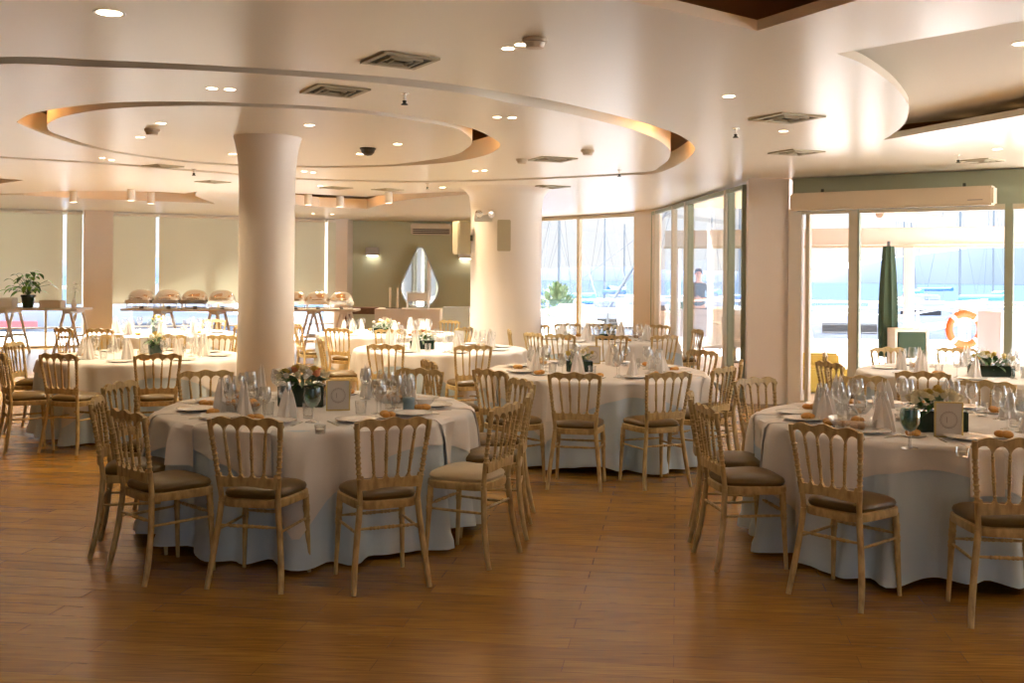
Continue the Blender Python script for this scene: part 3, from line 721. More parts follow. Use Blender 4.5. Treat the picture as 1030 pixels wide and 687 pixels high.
for k, (cx, cy, ph) in TAB.items():
    seed = ord(k); detail = k in 'ABC'
    thing('round_table', TABLE, 'round table under white cloth, the %s' % ph, 'table', (cx, cy, 0), 0, 'round banquet tables')
    ang = {'A': math.radians(-130), 'B': math.radians(-109), 'C': math.radians(-75)}.get(k, seed*.7)
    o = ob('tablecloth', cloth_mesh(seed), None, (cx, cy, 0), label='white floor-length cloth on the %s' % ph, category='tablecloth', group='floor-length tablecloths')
    o = ob('overlay_cloth', overlay_mesh(seed, ang-PI/4), None, (cx, cy, 0), label='square ivory top cloth with hanging corners on the %s' % ph, category='tablecloth', group='square top cloths')
    if k in SEATS: seats = SEATS[k]
    else: seats = sorted({round(math.atan2(y-cy, x-cx), 3) for kk, x, y, t_, w_ in CH if kk == k} | set()) ; 
    if k not in SEATS:
        n = 8; a0 = seats[0] if seats else 0; seats = [a0+i*2*PI/n for i in range(n)]
    used = {}
    for i, a in enumerate(seats):
        rr = random.Random(seed*31+i); sw = seat_word(a, used)
        u, v = Vector((math.cos(a), math.sin(a))), Vector((-math.sin(a), math.cos(a)))
        z = ZT+.004
        def P(rad, side, dz=0): p = Vector((cx, cy))+u*rad+v*side; return (p.x, p.y, z+dz)
        strip = detail
        dz = 0
        if strip:
            ob('napkin', napkin_strip(seed, a, drop=.22+.12*rr.random()), None, (cx, cy, 0), label='long white napkin over the edge, %s of the %s' % (sw, ph), category='napkin', group='long napkins hanging over table edges')
            dz = .0085
        tabled('dinner_plate', PLATE, 'white dinner plate, %s of the %s' % (sw, ph), 'plate', P(.76, 0, dz), 0, 'dinner plates')
        tabled('folded_napkin', NAPC, 'upright pointed white napkin, %s of the %s' % (sw, ph), 'napkin', P(.615+rr.uniform(-.015,.015), .03, 0), rr.uniform(0,6.28), 'upright folded napkins', sc=(.92,.92,rr.uniform(.85,1.1)))
        for q, (rad, sd) in enumerate([(.60,-.115),(.50,-.035)]):
            tabled('wine_glass', WINE if detail else WINE_FLAT, ('%s clear stemmed glass, %s of the %s' % (('outer','inner')[q], sw, ph)), 'glass', P(rad+rr.uniform(-.015,.015), sd, 0), 0, 'stemmed glasses', sc=1.0+.1*q)
        tabled('tumbler', TUMB, 'short clear tumbler, %s of the %s' % (sw, ph), 'glass', P(.50, .12), 0, 'short tumblers')
        if detail:
            tabled('side_plate', SPLATE, 'small white bread plate, %s of the %s' % (sw, ph), 'plate', P(.68, .225), 0, 'bread plates')
            tabled('bread_roll', ROLL_, 'brown bread rolls on plate, %s of the %s' % (sw, ph), 'bread', P(.68, .225, .0045), rr.uniform(0,6), 'bread rolls on the bread plates')
            tabled('dinner_fork', FORK, 'steel fork left of the plate, %s of the %s' % (sw, ph), 'fork', P(.77, .150), a+PI/2+PI, 'forks')
            tabled('dinner_knife', KNIFE, 'steel knife beside the plate, %s of the %s' % (sw, ph), 'knife', P(.77, -.150), a+PI/2+PI, 'knives')
        elif i % 2 == 0:
            tabled('bread_roll', ROLL_, 'brown bread rolls, %s of the %s' % (sw, ph), 'bread', P(.55, .17), rr.uniform(0,6), 'bread rolls on the cloth')

def place(px, py, z=ZT+.004): p = atz(px, py, z); return p
# centrepieces, cards and extras, table by table
centrepiece(3, -1.38, 6.92, 'cream and peach roses in dark green box on front left table', 30, .30, .14, ('rose','rose','white','yellow','rose','peach','rose'))
centrepiece(5, 2.47, 6.05, 'cream roses with eucalyptus in dark box on front right table', 24, .30, .12, ('rose','rose','yellow'))
centrepiece(8, .62, 9.5, 'low flowers with two dark green pots on the middle table', 9, .24, .10, ('white','rose','yellow'))
centrepiece(11, -3.62, 10.6, 'small white and yellow flowers in a dark vase on the left table', 7, .14, .13, ('white','yellow','rose'), cyl=True)
centrepiece(12, -1.03, 12.1, 'cream and peach flowers on the table left of the big round column', 14, .28, .10, ('rose','peach','white'))
centrepiece(13, -1.83, 15.1, 'yellow and cream flowers on the table by the back buffet', 14, .36, .08, ('yellow','rose','white'))
centrepiece(14, 1.32, 14.1, 'yellow flowers on the table by the rear windows', 10, .28, .08, ('yellow','rose'))
centrepiece(15, 4.33, 9.4, 'green leaves and yellow flowers on the table by the glass door', 14, .34, .10, ('yellow','rose','yellow'))
centrepiece(16, -4.98, 14.6, 'tiny dark green flower pot on the table under the chafing dishes', 5, .14, .14, ('white','yellow'), cyl=True)
for key, px, py, lab, rz in CARDS:
    p = place(px, py); thing('table_card', CARD, lab, 'card', (p.x, p.y, p.z+.0005), rz, 'framed table cards', sc=1.25 if key in 'AB' else 1.1)
p = place(314, 425); thing('water_goblet', TEALG, 'large teal-tinted goblet before the flowers on front left table', 'glass', p, 0, sc=1.15)
p = place(915, 451); thing('water_goblet', TEALG, 'large teal-tinted goblet before the flowers on front right table', 'glass', p, 0, sc=1.15)
p = place(411, 415); thing('storage_tin', TIN, 'small blue-grey tin on the right half of front left table', 'tin', p)
p = place(426, 409); thing('serving_bowl', BOWL, 'white bowl beside the blue-grey tin on front left table', 'bowl', p)
p = place(866, 416); thing('serving_bowl', BOWL, 'white bowl between glasses on front right table', 'bowl', p)
def basket(px, py, lab, lab2, n, seed):
    p = place(px, py); thing('bread_basket', BASK, lab, 'basket', p, 0, sc=1.25); r_ = random.Random(seed)
    for i in range(n):
        a = i*2.4; rr = .035*math.sqrt(i+.3)
        thing('bread_roll', ROLL_, lab2 % ['lowest','near','left','right','far','upper','topmost'][i], 'bread', (p.x+rr*math.cos(a), p.y+rr*math.sin(a), p.z+.008+.022*(i//3)), a, 'bread rolls piled in baskets')
basket(244, 413, 'glass basket heaped with bread, left of flowers on front left table', '%s bread piece in the basket left of flowers, front left table', 7, 1)
basket(396, 404, 'glass bread basket right of the wreath card on front left table', '%s bread piece in the basket right of the card, front left table', 4, 2)
basket(858, 432, 'glass bread basket left of the roses on front right table', '%s bread piece in the basket left of roses, front right table', 4, 3)
for i, (px, py, lab) in enumerate([(322,436,'tea light in glass at the near edge of front left table'),(968,459,'tea light in glass at the near edge of front right table'),(905,424,'tea light in glass left of the roses on front right table')]):
    thing('tea_light', TLIGHT, lab, 'candle', place(px, py))

# ------------------------------------------------------------------ ceiling fittings
DL = [('trim_ring', solid(lambda b: lathe(b, [(.050,0),(.064,-.004),(.066,-.001),(.066,.0)], 24), 'ring', M['offwhite'])), ('lamp_disc', solid(lambda b: lathe(b, [(0,-.0015),(.050,-.0015)], 24), 'lamp', M['lamp'], smooth=False))]
dl = [(110,13,'big one at the top left corner',1.35),(213,89,'left of a pair above the round column',.8),(231,90,'right of a pair above the round column',.8),(311,126,'just right of the column top',.9),(362,155,'under the black dome camera',.8),(400,145,'right of the black dome camera',.9),
 (162,124,'upper one left of the column on the inner disc',.9),(141,138,'lower one left of the column on the inner disc',.9),(103,159,'left of a small pair on the left',.7),(112,161,'right of a small pair on the left',.7),(234,155,'beside the column on its left',.9),
 (511,49,'left of two ringed ones near the top middle',.75),(524,45,'right of two ringed ones near the top middle',.75),(733,97,'alone left of the right vent',.9),(500,118,'left of a pair near the disc edge',.7),(515,118.5,'right of a pair near the disc edge',.7),
 (478,172,'left of a small far pair above the big column',.7),(487,171.5,'right of a small far pair above the big column',.7),(788,132,'between the two right vents',.8),(306,172.5,'left of a far pair beside the column',.7),(315,173.5,'right of a far pair beside the column',.7),
 (322,187,'far one left of the thin vents',.9),(445,188.5,'far one above the wall air conditioner',.9),(1003,150,'at the right edge near the door',.9),(315,215,'left of two over the back wall',.8),(334,215.5,'right of two over the back wall',.8),(1027,44,'at the right edge in the recess',1.0)]
for px, py, lab, s in dl:
    z = CZ+.15 if 'recess' in lab else CZ
    thing('downlight', DL, 'round recessed ceiling downlight, '+lab, 'ceiling light', atz(px, py, z-.001), 0, 'recessed downlights', sc=s*.86)
SPOT = [('housing', solid(lambda b: lathe(b, [(0,0),(.045,0),(.045,-.13),(.040,-.13),(.040,-.12),(0,-.12)], 20), 'housing', M['offwhite'])), ('lamp_disc', solid(lambda b: lathe(b, [(0,-.121),(.039,-.121)], 20), 'lamp', M['bulb'], smooth=False))]
for px, py, lab in [(74,192.3,'leftmost, above the left blind'),(152,194,'third from the left, above chafing dishes'),(132,190.5,'small one second from the left'),(310,195.3,'just right of the column'),(342,197.5,'middle one right of the column'),(391,193,'rightmost, left of the wall air conditioner')]:
    thing('surface_spotlight', SPOT, 'white cylinder ceiling spotlight, '+lab, 'ceiling light', atz(px, py, CZ-.0), 0, 'cylinder spotlights', sc=1.35)
def vent_spec(w=.44):
    b = new_bm()
    for s in (-1,1): box(b, (s*(w/2-.02),0,-.006), (.04,w,.012)); box(b, (0,s*(w/2-.02),-.006), (w-.08,.04,.012))
    for i in range(1, 3):
        r = w/2-.04-i*.055
        for s in (-1,1): box(b, (s*r,0,-.010), (.012,2*r,.014)); box(b, (0,s*r,-.010), (2*r,.012,.014))
    g = new_bm(); box(g, (0,0,-.002), (w-.06,w-.06,.003))
    return [('vent_frame', finish(b, 'vent_frame', M['vent'], False)), ('vent_grille', finish(g, 'grille', M['ventd'], False))]
VENT = vent_spec()
for pts, lab in [(((365,62),(388,52),(440,57),(415,69)),'large, nearest one at the top middle'),(((302,91.5),(319,83.5),(374,90),(352,97.5)),'second nearest, above the column right side'),(((534,160.6),(551,156.4),(576,159),(560,163.4)),'on the big disc above the rear windows'),
                 (((755,119.5),(790,112),(827,117),(793,124)),'nearer one of two on the right'),(((773,153.5),(799,149.3),(829,152.5),(803,156)),'farther one of two on the right'),(((531,187.8),(551,185.4),(571,187.8),(551,189.8)),'thin far one above the rear windows'),
                 (((145,166.5),(160,165),(182,167),(168,169)),'thin far one left of the column'),(((198,182),(212,181),(230,183),(216,184.4)),'second thin far one left of the column'),(((325,188),(335,187),(351,189),(342,190.4)),'thin far one just right of the column'),(((375,190),(388,189),(403,191),(393,192)),'thin far one right of the column spotlights'),(((964,161),(985,159.2),(1008,161.5),(990,163.5)),'thin one above the door')]:
    c = [atz(x, y, CZ) for x, y in pts]; m_ = sum(c, Vector())/4; a = math.atan2((c[1]-c[0]).y, (c[1]-c[0]).x)
    sd = sum(((c[i]-c[(i+1) % 4]).length for i in range(4)))/4
    thing('air_vent', VENT, 'square ceiling air vent, '+lab, 'air vent', (m_.x, m_.y, CZ-.0005), a, 'square ceiling vents', sc=(max(.8,min(1.25,sd/.44)),)*2+(1,))
SPR = [('sprinkler_pipe', solid(lambda b: lathe(b, [(0,0),(.030,0),(.030,-.006),(.009,-.010),(.009,-.05),(0,-.05)], 14), 'pipe', M['steel'])), ('sprinkler_head', solid(lambda b: lathe(b, [(0,-.045),(.014,-.05),(.010,-.065),(.022,-.072),(.022,-.076),(0,-.078)], 14), 'head', M['ventd']))]
for px, py, lab in [(407,94,'below the two large vents'),(740,129,'left of the right vents'),(964,156,'above the air curtain'),(195,170,'left of the column, far'),(430,184.5,'far one above the air conditioner'),(623,171,'near the right end of the disc')]:
    thing('sprinkler', SPR, 'small dark ceiling sprinkler, '+lab, 'sprinkler', atz(px, py, CZ)+Vector((0,0,.004)), 0, 'ceiling sprinklers', sc=1.1)
DOME = solid(lambda b: lathe(b, [(0,0),(.07,0),(.072,-.012),(.062,-.02),(.055,-.045),(.035,-.065),(0,-.072)], 24), 'dome', M['dark'])
thing('dome_camera', DOME, 'black dome camera on the ceiling disc right of the column', 'camera', atz(370,149,CZ)+Vector((0,0,.004)), 0, sc=1.15)
DET = [('detector_base', solid(lambda b: lathe(b, [(0,0),(.06,0),(.06,-.018),(0,-.018)], 22), 'base', M['acplastic'])), ('detector_cap', solid(lambda b: lathe(b, [(0,-.018),(.05,-.02),(.042,-.045),(0,-.05)], 22), 'cap', M['acplastic']))]
for px, py, lab in [(153,130,'left of the column on the inner disc'),(525,160,'above the big column on the disc'),(538,39,'near the top middle beside ringed lights'),(591,151,'right part of the disc')]:
    thing('smoke_detector', DET, 'small round cream smoke detector, '+lab, 'smoke detector', atz(px, py, CZ), 0, 'smoke detectors', sc=1.1)

# ------------------------------------------------------------------ wall fittings
def rbox(s, nm, m, bw=.01, c=(0,0,0)):
    b = new_bm(); box(b, c, s); bev(b, bw); return finish(b, nm, m)
# air curtain over the glass door
p0, p1 = aty(797,201,12.95), aty(1001,197,11.55); L = (p1-p0).length; a = math.atan2(p1.y-p0.y, p1.x-p0.x)
thing('air_curtain', [('casing', rbox((L,.20,.215), 'casing', M['acplastic'], .022, (L/2,0,.107))), ('outlet_slot', rbox((L*.94,.05,.006), 'slot', M['ventd'], .001, (L/2,.0,-.002))), ('nameplate', rbox((.16,.003,.010), 'np', M['ink'], .001, (L*.92,-.1012,.06))),
   ('bracket', rbox((.03,.03,.05), 'br', M['ventd'], .003, (L*.16,.02,.235))), ('bracket', rbox((.03,.03,.05), 'br', M['ventd'], .003, (L*.86,.02,.235)))],
   'long cream air curtain unit mounted above the glass door', 'air conditioner', (p0.x, p0.y, 2.455), a)
b = new_bm()
for i in range(3): box(b, (0,-.115,.03+i*.045), (.88,.02,.02))
c = aty(434,227,25.38)
thing('wall_air_conditioner', [('casing', rbox((1.0,.21,.27), 'casing', M['offwhite'], .025, (0,0,.135))), ('louvre', finish(b, 'louvre', M['dark'], False))], 'white split air conditioner high on the sage back wall', 'air conditioner', (c.x, 25.39, 2.57), 0)
for px, py, lab in [(374.5,253,'steel box wall light on the sage wall, left of the mirror'),(468,256,'steel box wall light right of the mirror, beside the column')]:
    c = aty(px, py, 25.4)
    thing('wall_light', [('backplate', rbox((.22,.03,.16), 'bp', M['steel'], .005, (0,.06,0))), ('light_box', rbox((.32,.09,.20), 'lb', M['chrome'], .012)), ('lit_slot', rbox((.26,.05,.012), 'sl', M['bulb'], .002, (0,0,-.103)))], lab, 'wall light', (c.x, 25.41, c.z), 0, 'box wall lights')
# speakers and emergency light on the big column
def speaker(x, y, z, rz, lab, s=1):
    b = new_bm(); box(b, (0,-.118,0), (.20,.008,.50)); 
    thing('wall_speaker', [('cabinet', rbox((.24,.22,.56), 'cab', M['vent'], .012)), ('speaker_grille', finish(b, 'gr', M['vent'], False)), ('bracket', rbox((.06,.14,.10), 'brk', M['ventd'], .004, (0,.15,0)))], lab, 'speaker', (x, y, z), rz, 'beige wall speakers', sc=s)
c = aty(507,237,14.65); speaker(c.x, 14.63, c.z, .0, 'beige box speaker on the front of the big round column', .78)
c = aty(466,239.5,15.2); speaker(c.x-.02, 15.1, c.z, -1.05, 'beige box speaker on the left flank of the big round column', .85)
c = aty(486,218,14.70); b = new_bm()
for s in (-1,1): lathe(b, [(0,-.06),(.03,-.06),(.055,.01),(.05,.015),(0,.0)], 16, Matrix.Translation((s*.09,-.09,.035)) @ Matrix.Rotation(PI/2,4,'X') @ Matrix.Rotation(.2*s,4,'Y') @ Matrix.Rotation(PI,4,'X') @ Matrix.Rotation(PI,4,'X'))
thing('emergency_light', [('housing', rbox((.26,.08,.10), 'h', M['offwhite'], .01, (0,.01,-.02))), ('lamp_heads', finish(b, 'heads', M['chrome']))], 'twin-head emergency light high on the big round column', 'emergency light', (c.x, 14.72, c.z), .3)

# teardrop mirror on the back wall
pts = []; ph_ = math.asin(.36/.88)
for k in range(44):
    a = ph_-(PI+2*ph_)*k/43; pts.append((.45*math.cos(a), -.26+.45*math.sin(a)))
for k in range(12):
    a = PI-ph_-(PI-2*ph_)*k/11; pts.append((.10*math.cos(a), .62+.10*math.sin(a)))
def slab(b, poly, y0, y1, mi=0):
    A = [b.verts.new((x, y0, z)) for x, z in poly]; B = [b.verts.new((x, y1, z)) for x, z in poly]
    b.faces.new(A); b.faces.new(B)
    for i in range(len(poly)): j = (i+1) % len(poly); b.faces.new((A[i], A[j], B[j], B[i]))
b = new_bm(); slab(b, pts, -.01, .0); mg = finish(b, 'mg', M['mirror'], False)
b = new_bm(); n = len(pts); R = []
for (x, z) in pts:
    k = Vector((x, z)); q = k.normalized()*.045
    R.append([b.verts.new((x+o*q.x/ .045*.045, yy, z+o*q.y/.045*.045)) for o, yy in ((0,-.02),(1,-.035),(1.05,.0),(0,.0))])
for i in range(n):
    for k in range(4): b.faces.new((R[i][k], R[i][(k+1) % 4], R[(i+1) % n][(k+1) % 4], R[(i+1) % n][k]))
c = aty(423,279,25.43)
thing('teardrop_mirror', [('mirror_glass', mg), ('mirror_frame', finish(b, 'mf', M['mframe']))], 'tall teardrop mirror with pale blue rim on the sage wall', 'mirror', (c.x, 25.27, c.z), .32)

# ------------------------------------------------------------------ buffet
def trestle_table(xa, xb, y, label, z=.9, trest=None, rz=0):
    L = xb-xa; b = new_bm(); box(b, (L/2,0,z-.02), (L,.75,.04)); bev(b, .005)
    spec = [('tabletop', finish(b, 'top', M['offwhite']))]
    for fx in (trest or (.12,.88)):
        b = new_bm(); x = L*fx
        for s in (-1,1):
            for yy in (-.28,.28): tube(b, [(x+s*.27,yy,0),(x+s*.05,yy,z-.04)], .028, 6)
        box(b, (x,0,z-.07), (.16,.66,.06)); box(b, (x,-.28,.35), (.30,.03,.05)); box(b, (x,.28,.35), (.30,.03,.05))
        spec.append(('trestle', finish(b, 'trestle', M['offwhite'])))
    return thing('buffet_table', spec, label, 'table', (xa, y, 0), rz, 'white trestle buffet tables')
YB = 20.3
xa, xb = aty(-25,0,YB).x, aty(88,0,YB).x
trestle_table(xa, xb, YB, 'white trestle table with potted plant at the left edge', .9, (.33,.9))
xa2, xb2 = aty(127,0,YB).x, aty(262,0,YB).x
trestle_table(xa2, xb2, YB+.2, 'white trestle table carrying the left row of chafing dishes', .9, (.27,.68))
xa3, xb3 = aty(281,0,YB+.6).x, aty(362,0,YB+.6).x
trestle_table(xa3, xb3, YB+.7, 'white table carrying chafing dishes right of the slim column', .9, (.45,.85))
def chafing():
    w = .25
    def roll_(b):
        n = 24; rows = []
        for j in range(8):
            t = j/7*PI/2; row = []
            for i in range(n):
                a = 2*PI*i/n; c_, s_ = math.cos(a), math.sin(a); q = (abs(c_)**3+abs(s_)**3)**(-1/3)
                row.append(b.verts.new((.255*q*c_*math.cos(t)**.7, .175*q*s_*math.cos(t)**.7, .17+.205*math.sin(t))))
            rows.append(row)
        for p, q in zip(rows, rows[1:]):
            for i in range(n): b.faces.new((p[i], p[(i+1) % n], q[(i+1) % n], q[i]))
        b.faces.new(rows[0])
    def legs(b):
        for x in (-.22,.22):
            for y in (-.15,.15): tube(b, [(x*1.02,y*1.05,0),(x,y,.10),(x*.96,y,.15)], .009, 6)
            box(b, (x,0,.03), (.012,.30,.012))
        box(b, (0,.15,.03), (.44,.012,.012)); box(b, (0,-.15,.03), (.44,.012,.012))
    def handle(b): tube(b, catmull([Vector(p) for p in ((-.10,-.19,.20),(-.09,-.235,.215),(0,-.245,.22),(.09,-.235,.215),(.10,-.19,.20))], 4, False), .008, 6)
    def burner(b): lathe(b, [(0,0),(.04,0),(.042,.05),(.03,.055),(0,.055)], 14)
    return [('water_pan', rbox((.52,.36,.07), 'pan', M['chrome'], .012, (0,0,.135))), ('roll_lid', solid(roll_, 'lid', M['chrome']), [('lid_handle', solid(handle, 'h', M['chrome']))]), ('stand', solid(legs, 'stand', M['steel'])), ('burner', solid(burner, 'burner', M['dark']))]
CHAF = chafing()
names_ = ['first from the left','second from the left','third from the left','fourth, nearest the slim column']
for i, px in enumerate((145, 172, 199, 226)):
    c = aty(px, 0, YB+.1); thing('chafing_dish', CHAF, 'polished roll-top chafing dish, %s' % names_[i], 'chafing dish', (c.x, YB+.1, .9005), .12*(i-1.5), 'chafing dishes left of the slim column')
for i, px in enumerate((300, 322.5, 346)):
    c = aty(px, 0, YB+.5); thing('chafing_dish', CHAF, 'polished roll-top chafing dish right of the slim column, %s' % ['left one of three','middle one of three','right one of three'][i], 'chafing dish', (c.x, YB+.5, .9005), .1*i, 'chafing dishes right of the slim column', sc=.93)
# potted plant
def plant(b):
    r_ = random.Random(4)
    for i in range(46):
        a = r_.uniform(0, 2*PI); el = r_.uniform(.15, 1.35); L = r_.uniform(.18, .42)
        tip = Vector((math.cos(a)*math.cos(el), math.sin(a)*math.cos(el), math.sin(el)))*L+Vector((0,0,.24))
        tube(b, [(0,0,.22), (tip*.5+Vector((0,0,.16))), tip], .004, 4, 0)
        leafcard(b, tip, (math.cos(a), math.sin(a), r_.uniform(-.5,.2)), r_.uniform(.10,.17), r_.uniform(.06,.09), .4, 1 if r_.random() < .55 else 0)
c = aty(31, 0, YB-.1)
thing('potted_plant', [('plant_pot', solid(lambda b: lathe(b, [(0,0),(.085,0),(.115,.19),(.125,.19),(.125,.225),(.108,.225),(.10,.20),(0,.20)], 22), 'pot', M['vase'])), ('foliage', solid(plant, 'fol', [M['leaf'], M['leafL']]))], 'leafy green plant in a dark green pot on the left trestle table', 'plant', (c.x, YB-.1, .9005), 0, sc=1.12)
c = aty(50, 0, YB-.05); thing('serving_box', rbox((.42,.25,.15), 'box', M['acplastic'], .01, (0,0,.075)), 'flat beige box on the left trestle table beside the plant', 'box', (c.x+.1, YB-.05, .9005), 0)
c = aty(11, 0, YB); thing('serving_box', rbox((.26,.25,.19), 'box', M['offwhite'], .01, (0,0,.095)), 'white box on the left trestle table, left of the plant', 'box', (c.x, YB, .9005), 0)
def orch(b):
    r_ = random.Random(2)
    tube(b, [(0,0,.1),(.02,0,.3),(.0,.01,.42)], .005, 5, 0)
    for i in range(12): leafcard(b, (r_.uniform(-.06,.06), r_.uniform(-.05,.05), r_.uniform(.30,.48)), (r_.uniform(-1,1), r_.uniform(-1,1), r_.uniform(-.3,.8)), .07, .05, .2, 1)
c = aty(77, 0, YB-.1)
thing('flower_vase', [('vase', solid(lambda b: lathe(b, [(0,0),(.04,0),(.055,.06),(.03,.14),(.022,.19),(.016,.19),(.024,.14),(.045,.06),(0,.01)], 18), 'v', M['offwhite'])), ('blossoms', solid(orch, 'o', [M['leaf'], M['white']]))], 'slim white vase of white blossoms right of the potted plant', 'flowers', (c.x, YB-.1, .9005), 0)
# brown counter and cloth-covered dessert tables by the back wall
c0, c1 = aty(346,0,22.2), aty(388,0,22.2)
thing('wooden_counter', [('counter_top', rbox((c1.x-c0.x,.5,.14), 't', M['walnut'], .008, ((c1.x-c0.x)/2,0,.83))), ('leg', rbox((.07,.4,.76), 'l', M['walnut'], .005, (.12,0,.38))), ('leg', rbox((.07,.4,.76), 'l', M['walnut'], .005, (c1.x-c0.x-.12,0,.38)))], 'dark brown wooden counter between chafing dishes and cloth table', 'counter', (c0.x, 22.2, 0), 0)
def clothbox(L, W_, hgt, seed, m):
    b = new_bm(); r_ = random.Random(seed); per = []; n = 90
    for i in range(n):
        t = i/n*2*(L+W_)
        if t < L: p = (t-L/2, -W_/2); nn = (0,-1)
        elif t < L+W_: p = (L/2, t-L-W_/2); nn = (1,0)
        elif t < 2*L+W_: p = (L/2-(t-L-W_), W_/2); nn = (0,1)
        else: p = (-L/2, W_/2-(t-2*L-W_)); nn = (-1,0)
        per.append((p, nn, math.sin(t*11+seed)*.5+math.sin(t*5.3)*.5))
    rows = [[b.verts.new((p[0]+nn[0]*.035*w*s, p[1]+nn[1]*.035*w*s, z)) for p, nn, w in per] for s, z in ((0,hgt),(.3,hgt*.75),(.7,hgt*.4),(1,.015))]
    for p, q in zip(rows, rows[1:]):
        for i in range(n): b.faces.new((p[i], p[(i+1) % n], q[(i+1) % n], q[i]))
    b.faces.new(rows[0]); return finish(b, 'cloth', m)
c0, c1 = aty(382,0,21.6), aty(447,0,21.6)
thing('dessert_table', [('tablecloth', clothbox(c1.x-c0.x, .8, .90, 1, M['over'])), ('tabletop', rbox((c1.x-c0.x-.06,.74,.03), 'tp', M['offwhite'], .004, (0,0,.88)))], 'long cloth-covered dessert table in front of the teardrop mirror', 'table', ((c0.x+c1.x)/2, 21.6, 0), 0)
c0, c1 = aty(449,0,22.3), aty(476,0,22.3)
thing('side_table', [('tablecloth', clothbox(c1.x-c0.x, .7, .92, 2, M['cloth'])), ('tabletop', rbox((c1.x-c0.x-.06,.62,.03), 'tp', M['offwhite'], .004, (0,0,.89)))], 'white cloth-covered side table left of the big round column', 'table', ((c0.x+c1.x)/2, 22.3, 0), 0)
for i, px in enumerate((395, 402.5)):
    c = aty(px, 0, 21.5); thing('pillar_candle', [('candle_plate', solid(lambda b: lathe(b, [(0,0),(.09,0),(.10,.015),(0,.012)], 16), 'cp', M['dark'])), ('candle', solid(lambda b: lathe(b, [(0,.012),(.022,.012),(.022,.43),(0,.43)], 14), 'cd', M['candle']))], 'tall cream candle on the dessert table, %s' % ('left one','right one')[i], 'candle', (c.x, 21.5, .9005), 0, 'tall candles before the mirror')
c = aty(423,0,21.55); CB = solid(lambda b: (tube(b, [(-.22,0,0),(-.22,0,.34),(.22,0,.34),(.22,0,0)], .012, 6), box(b, (0,0,.24), (.42,.03,.16)), tube(b, [(-.22,.2,0),(-.22,.2,.2)], .012, 6), tube(b, [(.22,.2,0),(.22,.2,.2)], .012, 6), box(b, (0,.1,.20), (.44,.22,.02))), 'rack', M['steel'])
thing('cake_stand', CB, 'metal stand on the dessert table before the mirror', 'stand', (c.x, 21.5, .9005), 0)

# ------------------------------------------------------------------ outside: terrace, harbour, hills
bm = new_bm(); prism(bm, [(-30,27.5),(-30,21.0),(-11.4,21.1),(-10.7,21.42),(-4.1,24.8),(-4.1,25.7),(.0,25.7),(.4,23.7),(2.6,20.95),(3.2,14.05),(3.6,13.45),(5.95,11.8),(9.5,8.65),(9.5,-3.2),(30,-3.2),(30,27.5)], -.30, -.02)
struct('ground_terrace', finish(bm, 'terrace', M['terr'], False))
bm = new_bm(); box(bm, (0,350,-1.75), (1800,700,.3)); struct('water_harbour', finish(bm, 'sea', M['sea'], False))
bm = new_bm(); n = 160; r_ = random.Random(5); top = []
for i in range(n+1):
    x = -650+1300*i/n; h = 11+4.5*math.sin(i*.11+1)+2.5*math.sin(i*.31)+1.2*math.sin(i*.83)
    k = max(0, min(1, (x-100)/90)); h = h*(.45+.75*k); top.append((x, h))
A = [[bm.verts.new((x, 455+dy, -2+(h+2)*f)) for x, h in top] for dy, f in ((0,0),(1.5,.6),(4,1.0),(60,.9))]
for p, q in zip(A, A[1:]):
    for i in range(n): bm.faces.new((p[i], p[i+1], q[i+1], q[i]))
struct('hill_far_shore', finish(bm, 'hill', M['hillm']))

def sailboat(px, Y, mastpx_top, label, hullcol='hull', L=9, rz=1.57, cover='navy', lean=0):
    c = aty(px, 0, Y); Ht = aty(px, mastpx_top, Y).z+1.6
    def hull(b):
        n = 14; rows = []
        for j in range(n+1):
            t = j/n; x = -L/2+L*t; w = 1.35*math.sin(PI*min(1, .18+t*.82))**.6*(1 if t < .98 else .05)
            row = [b.verts.new((x, sy*w*k, z)) for sy, k, z in ((-1,1,1.05+.25*t*t),(-1,.85,.3),(0,.0,-.1),(1,.85,.3),(1,1,1.05+.25*t*t))]
            rows.append(row)
        for p, q in zip(rows, rows[1:]):
            for i in range(4): b.faces.new((p[i], p[i+1], q[i+1], q[i]))
            b.faces.new((p[0], p[4], q[4], q[0]))
        b.faces.new(rows[0]); b.faces.new(rows[-1])
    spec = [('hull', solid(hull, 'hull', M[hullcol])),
            ('cabin', rbox((L*.38,1.5,.55), 'cabin', M['hull'], .15, (.2,0,1.4))),
            ('mast', solid(lambda b: tube(b, [(.6,0,1.0),(.6+lean,0,Ht)], lambda t: .075-.025*t, 8), 'mast', M['mast'])),
            ('boom', solid(lambda b: tube(b, [(.5,0,2.1),(-L*.4,0,2.2)], .16, 8), 'boom', M[cover])),
            ('rigging', solid(lambda b: (tube(b, [(.6+lean,0,Ht-.3),(L/2,0,1.3)], .012, 4), tube(b, [(.6+lean,0,Ht-.3),(-L/2,0,1.1)], .012, 4), tube(b, [(.6+lean*.6,0,Ht*.6),(.6,1.2,1.1)], .010, 4), tube(b, [(.6+lean*.6,0,Ht*.6),(.6,-1.2,1.1)], .010, 4)), 'rig', M['mast']))]
    return thing('sailboat', spec, label, 'boat', (c.x, Y, -1.6), rz, 'moored sailing boats')
sailboat(562, 62, 150, 'sailboat seen through the left pane of the rear window', rz=1.3)
sailboat(569, 52, 170, 'sailboat with dark boom, second in the rear window', 'hull', 10, 1.9, 'tealmast')
sailboat(613, 65, 165, 'sailboat in the middle pane of the rear window', rz=1.75, L=10)
sailboat(586, 41, 205, 'sailboat with leaning mast in the rear window', 'navy', 5, .1, 'navy', 3.0)
sailboat(628, 78, 225, 'distant sailboat at the right of the rear window', rz=1.2)
sailboat(719, 67, 165, 'sailboat behind the man on the terrace', rz=1.5, cover='tealmast')
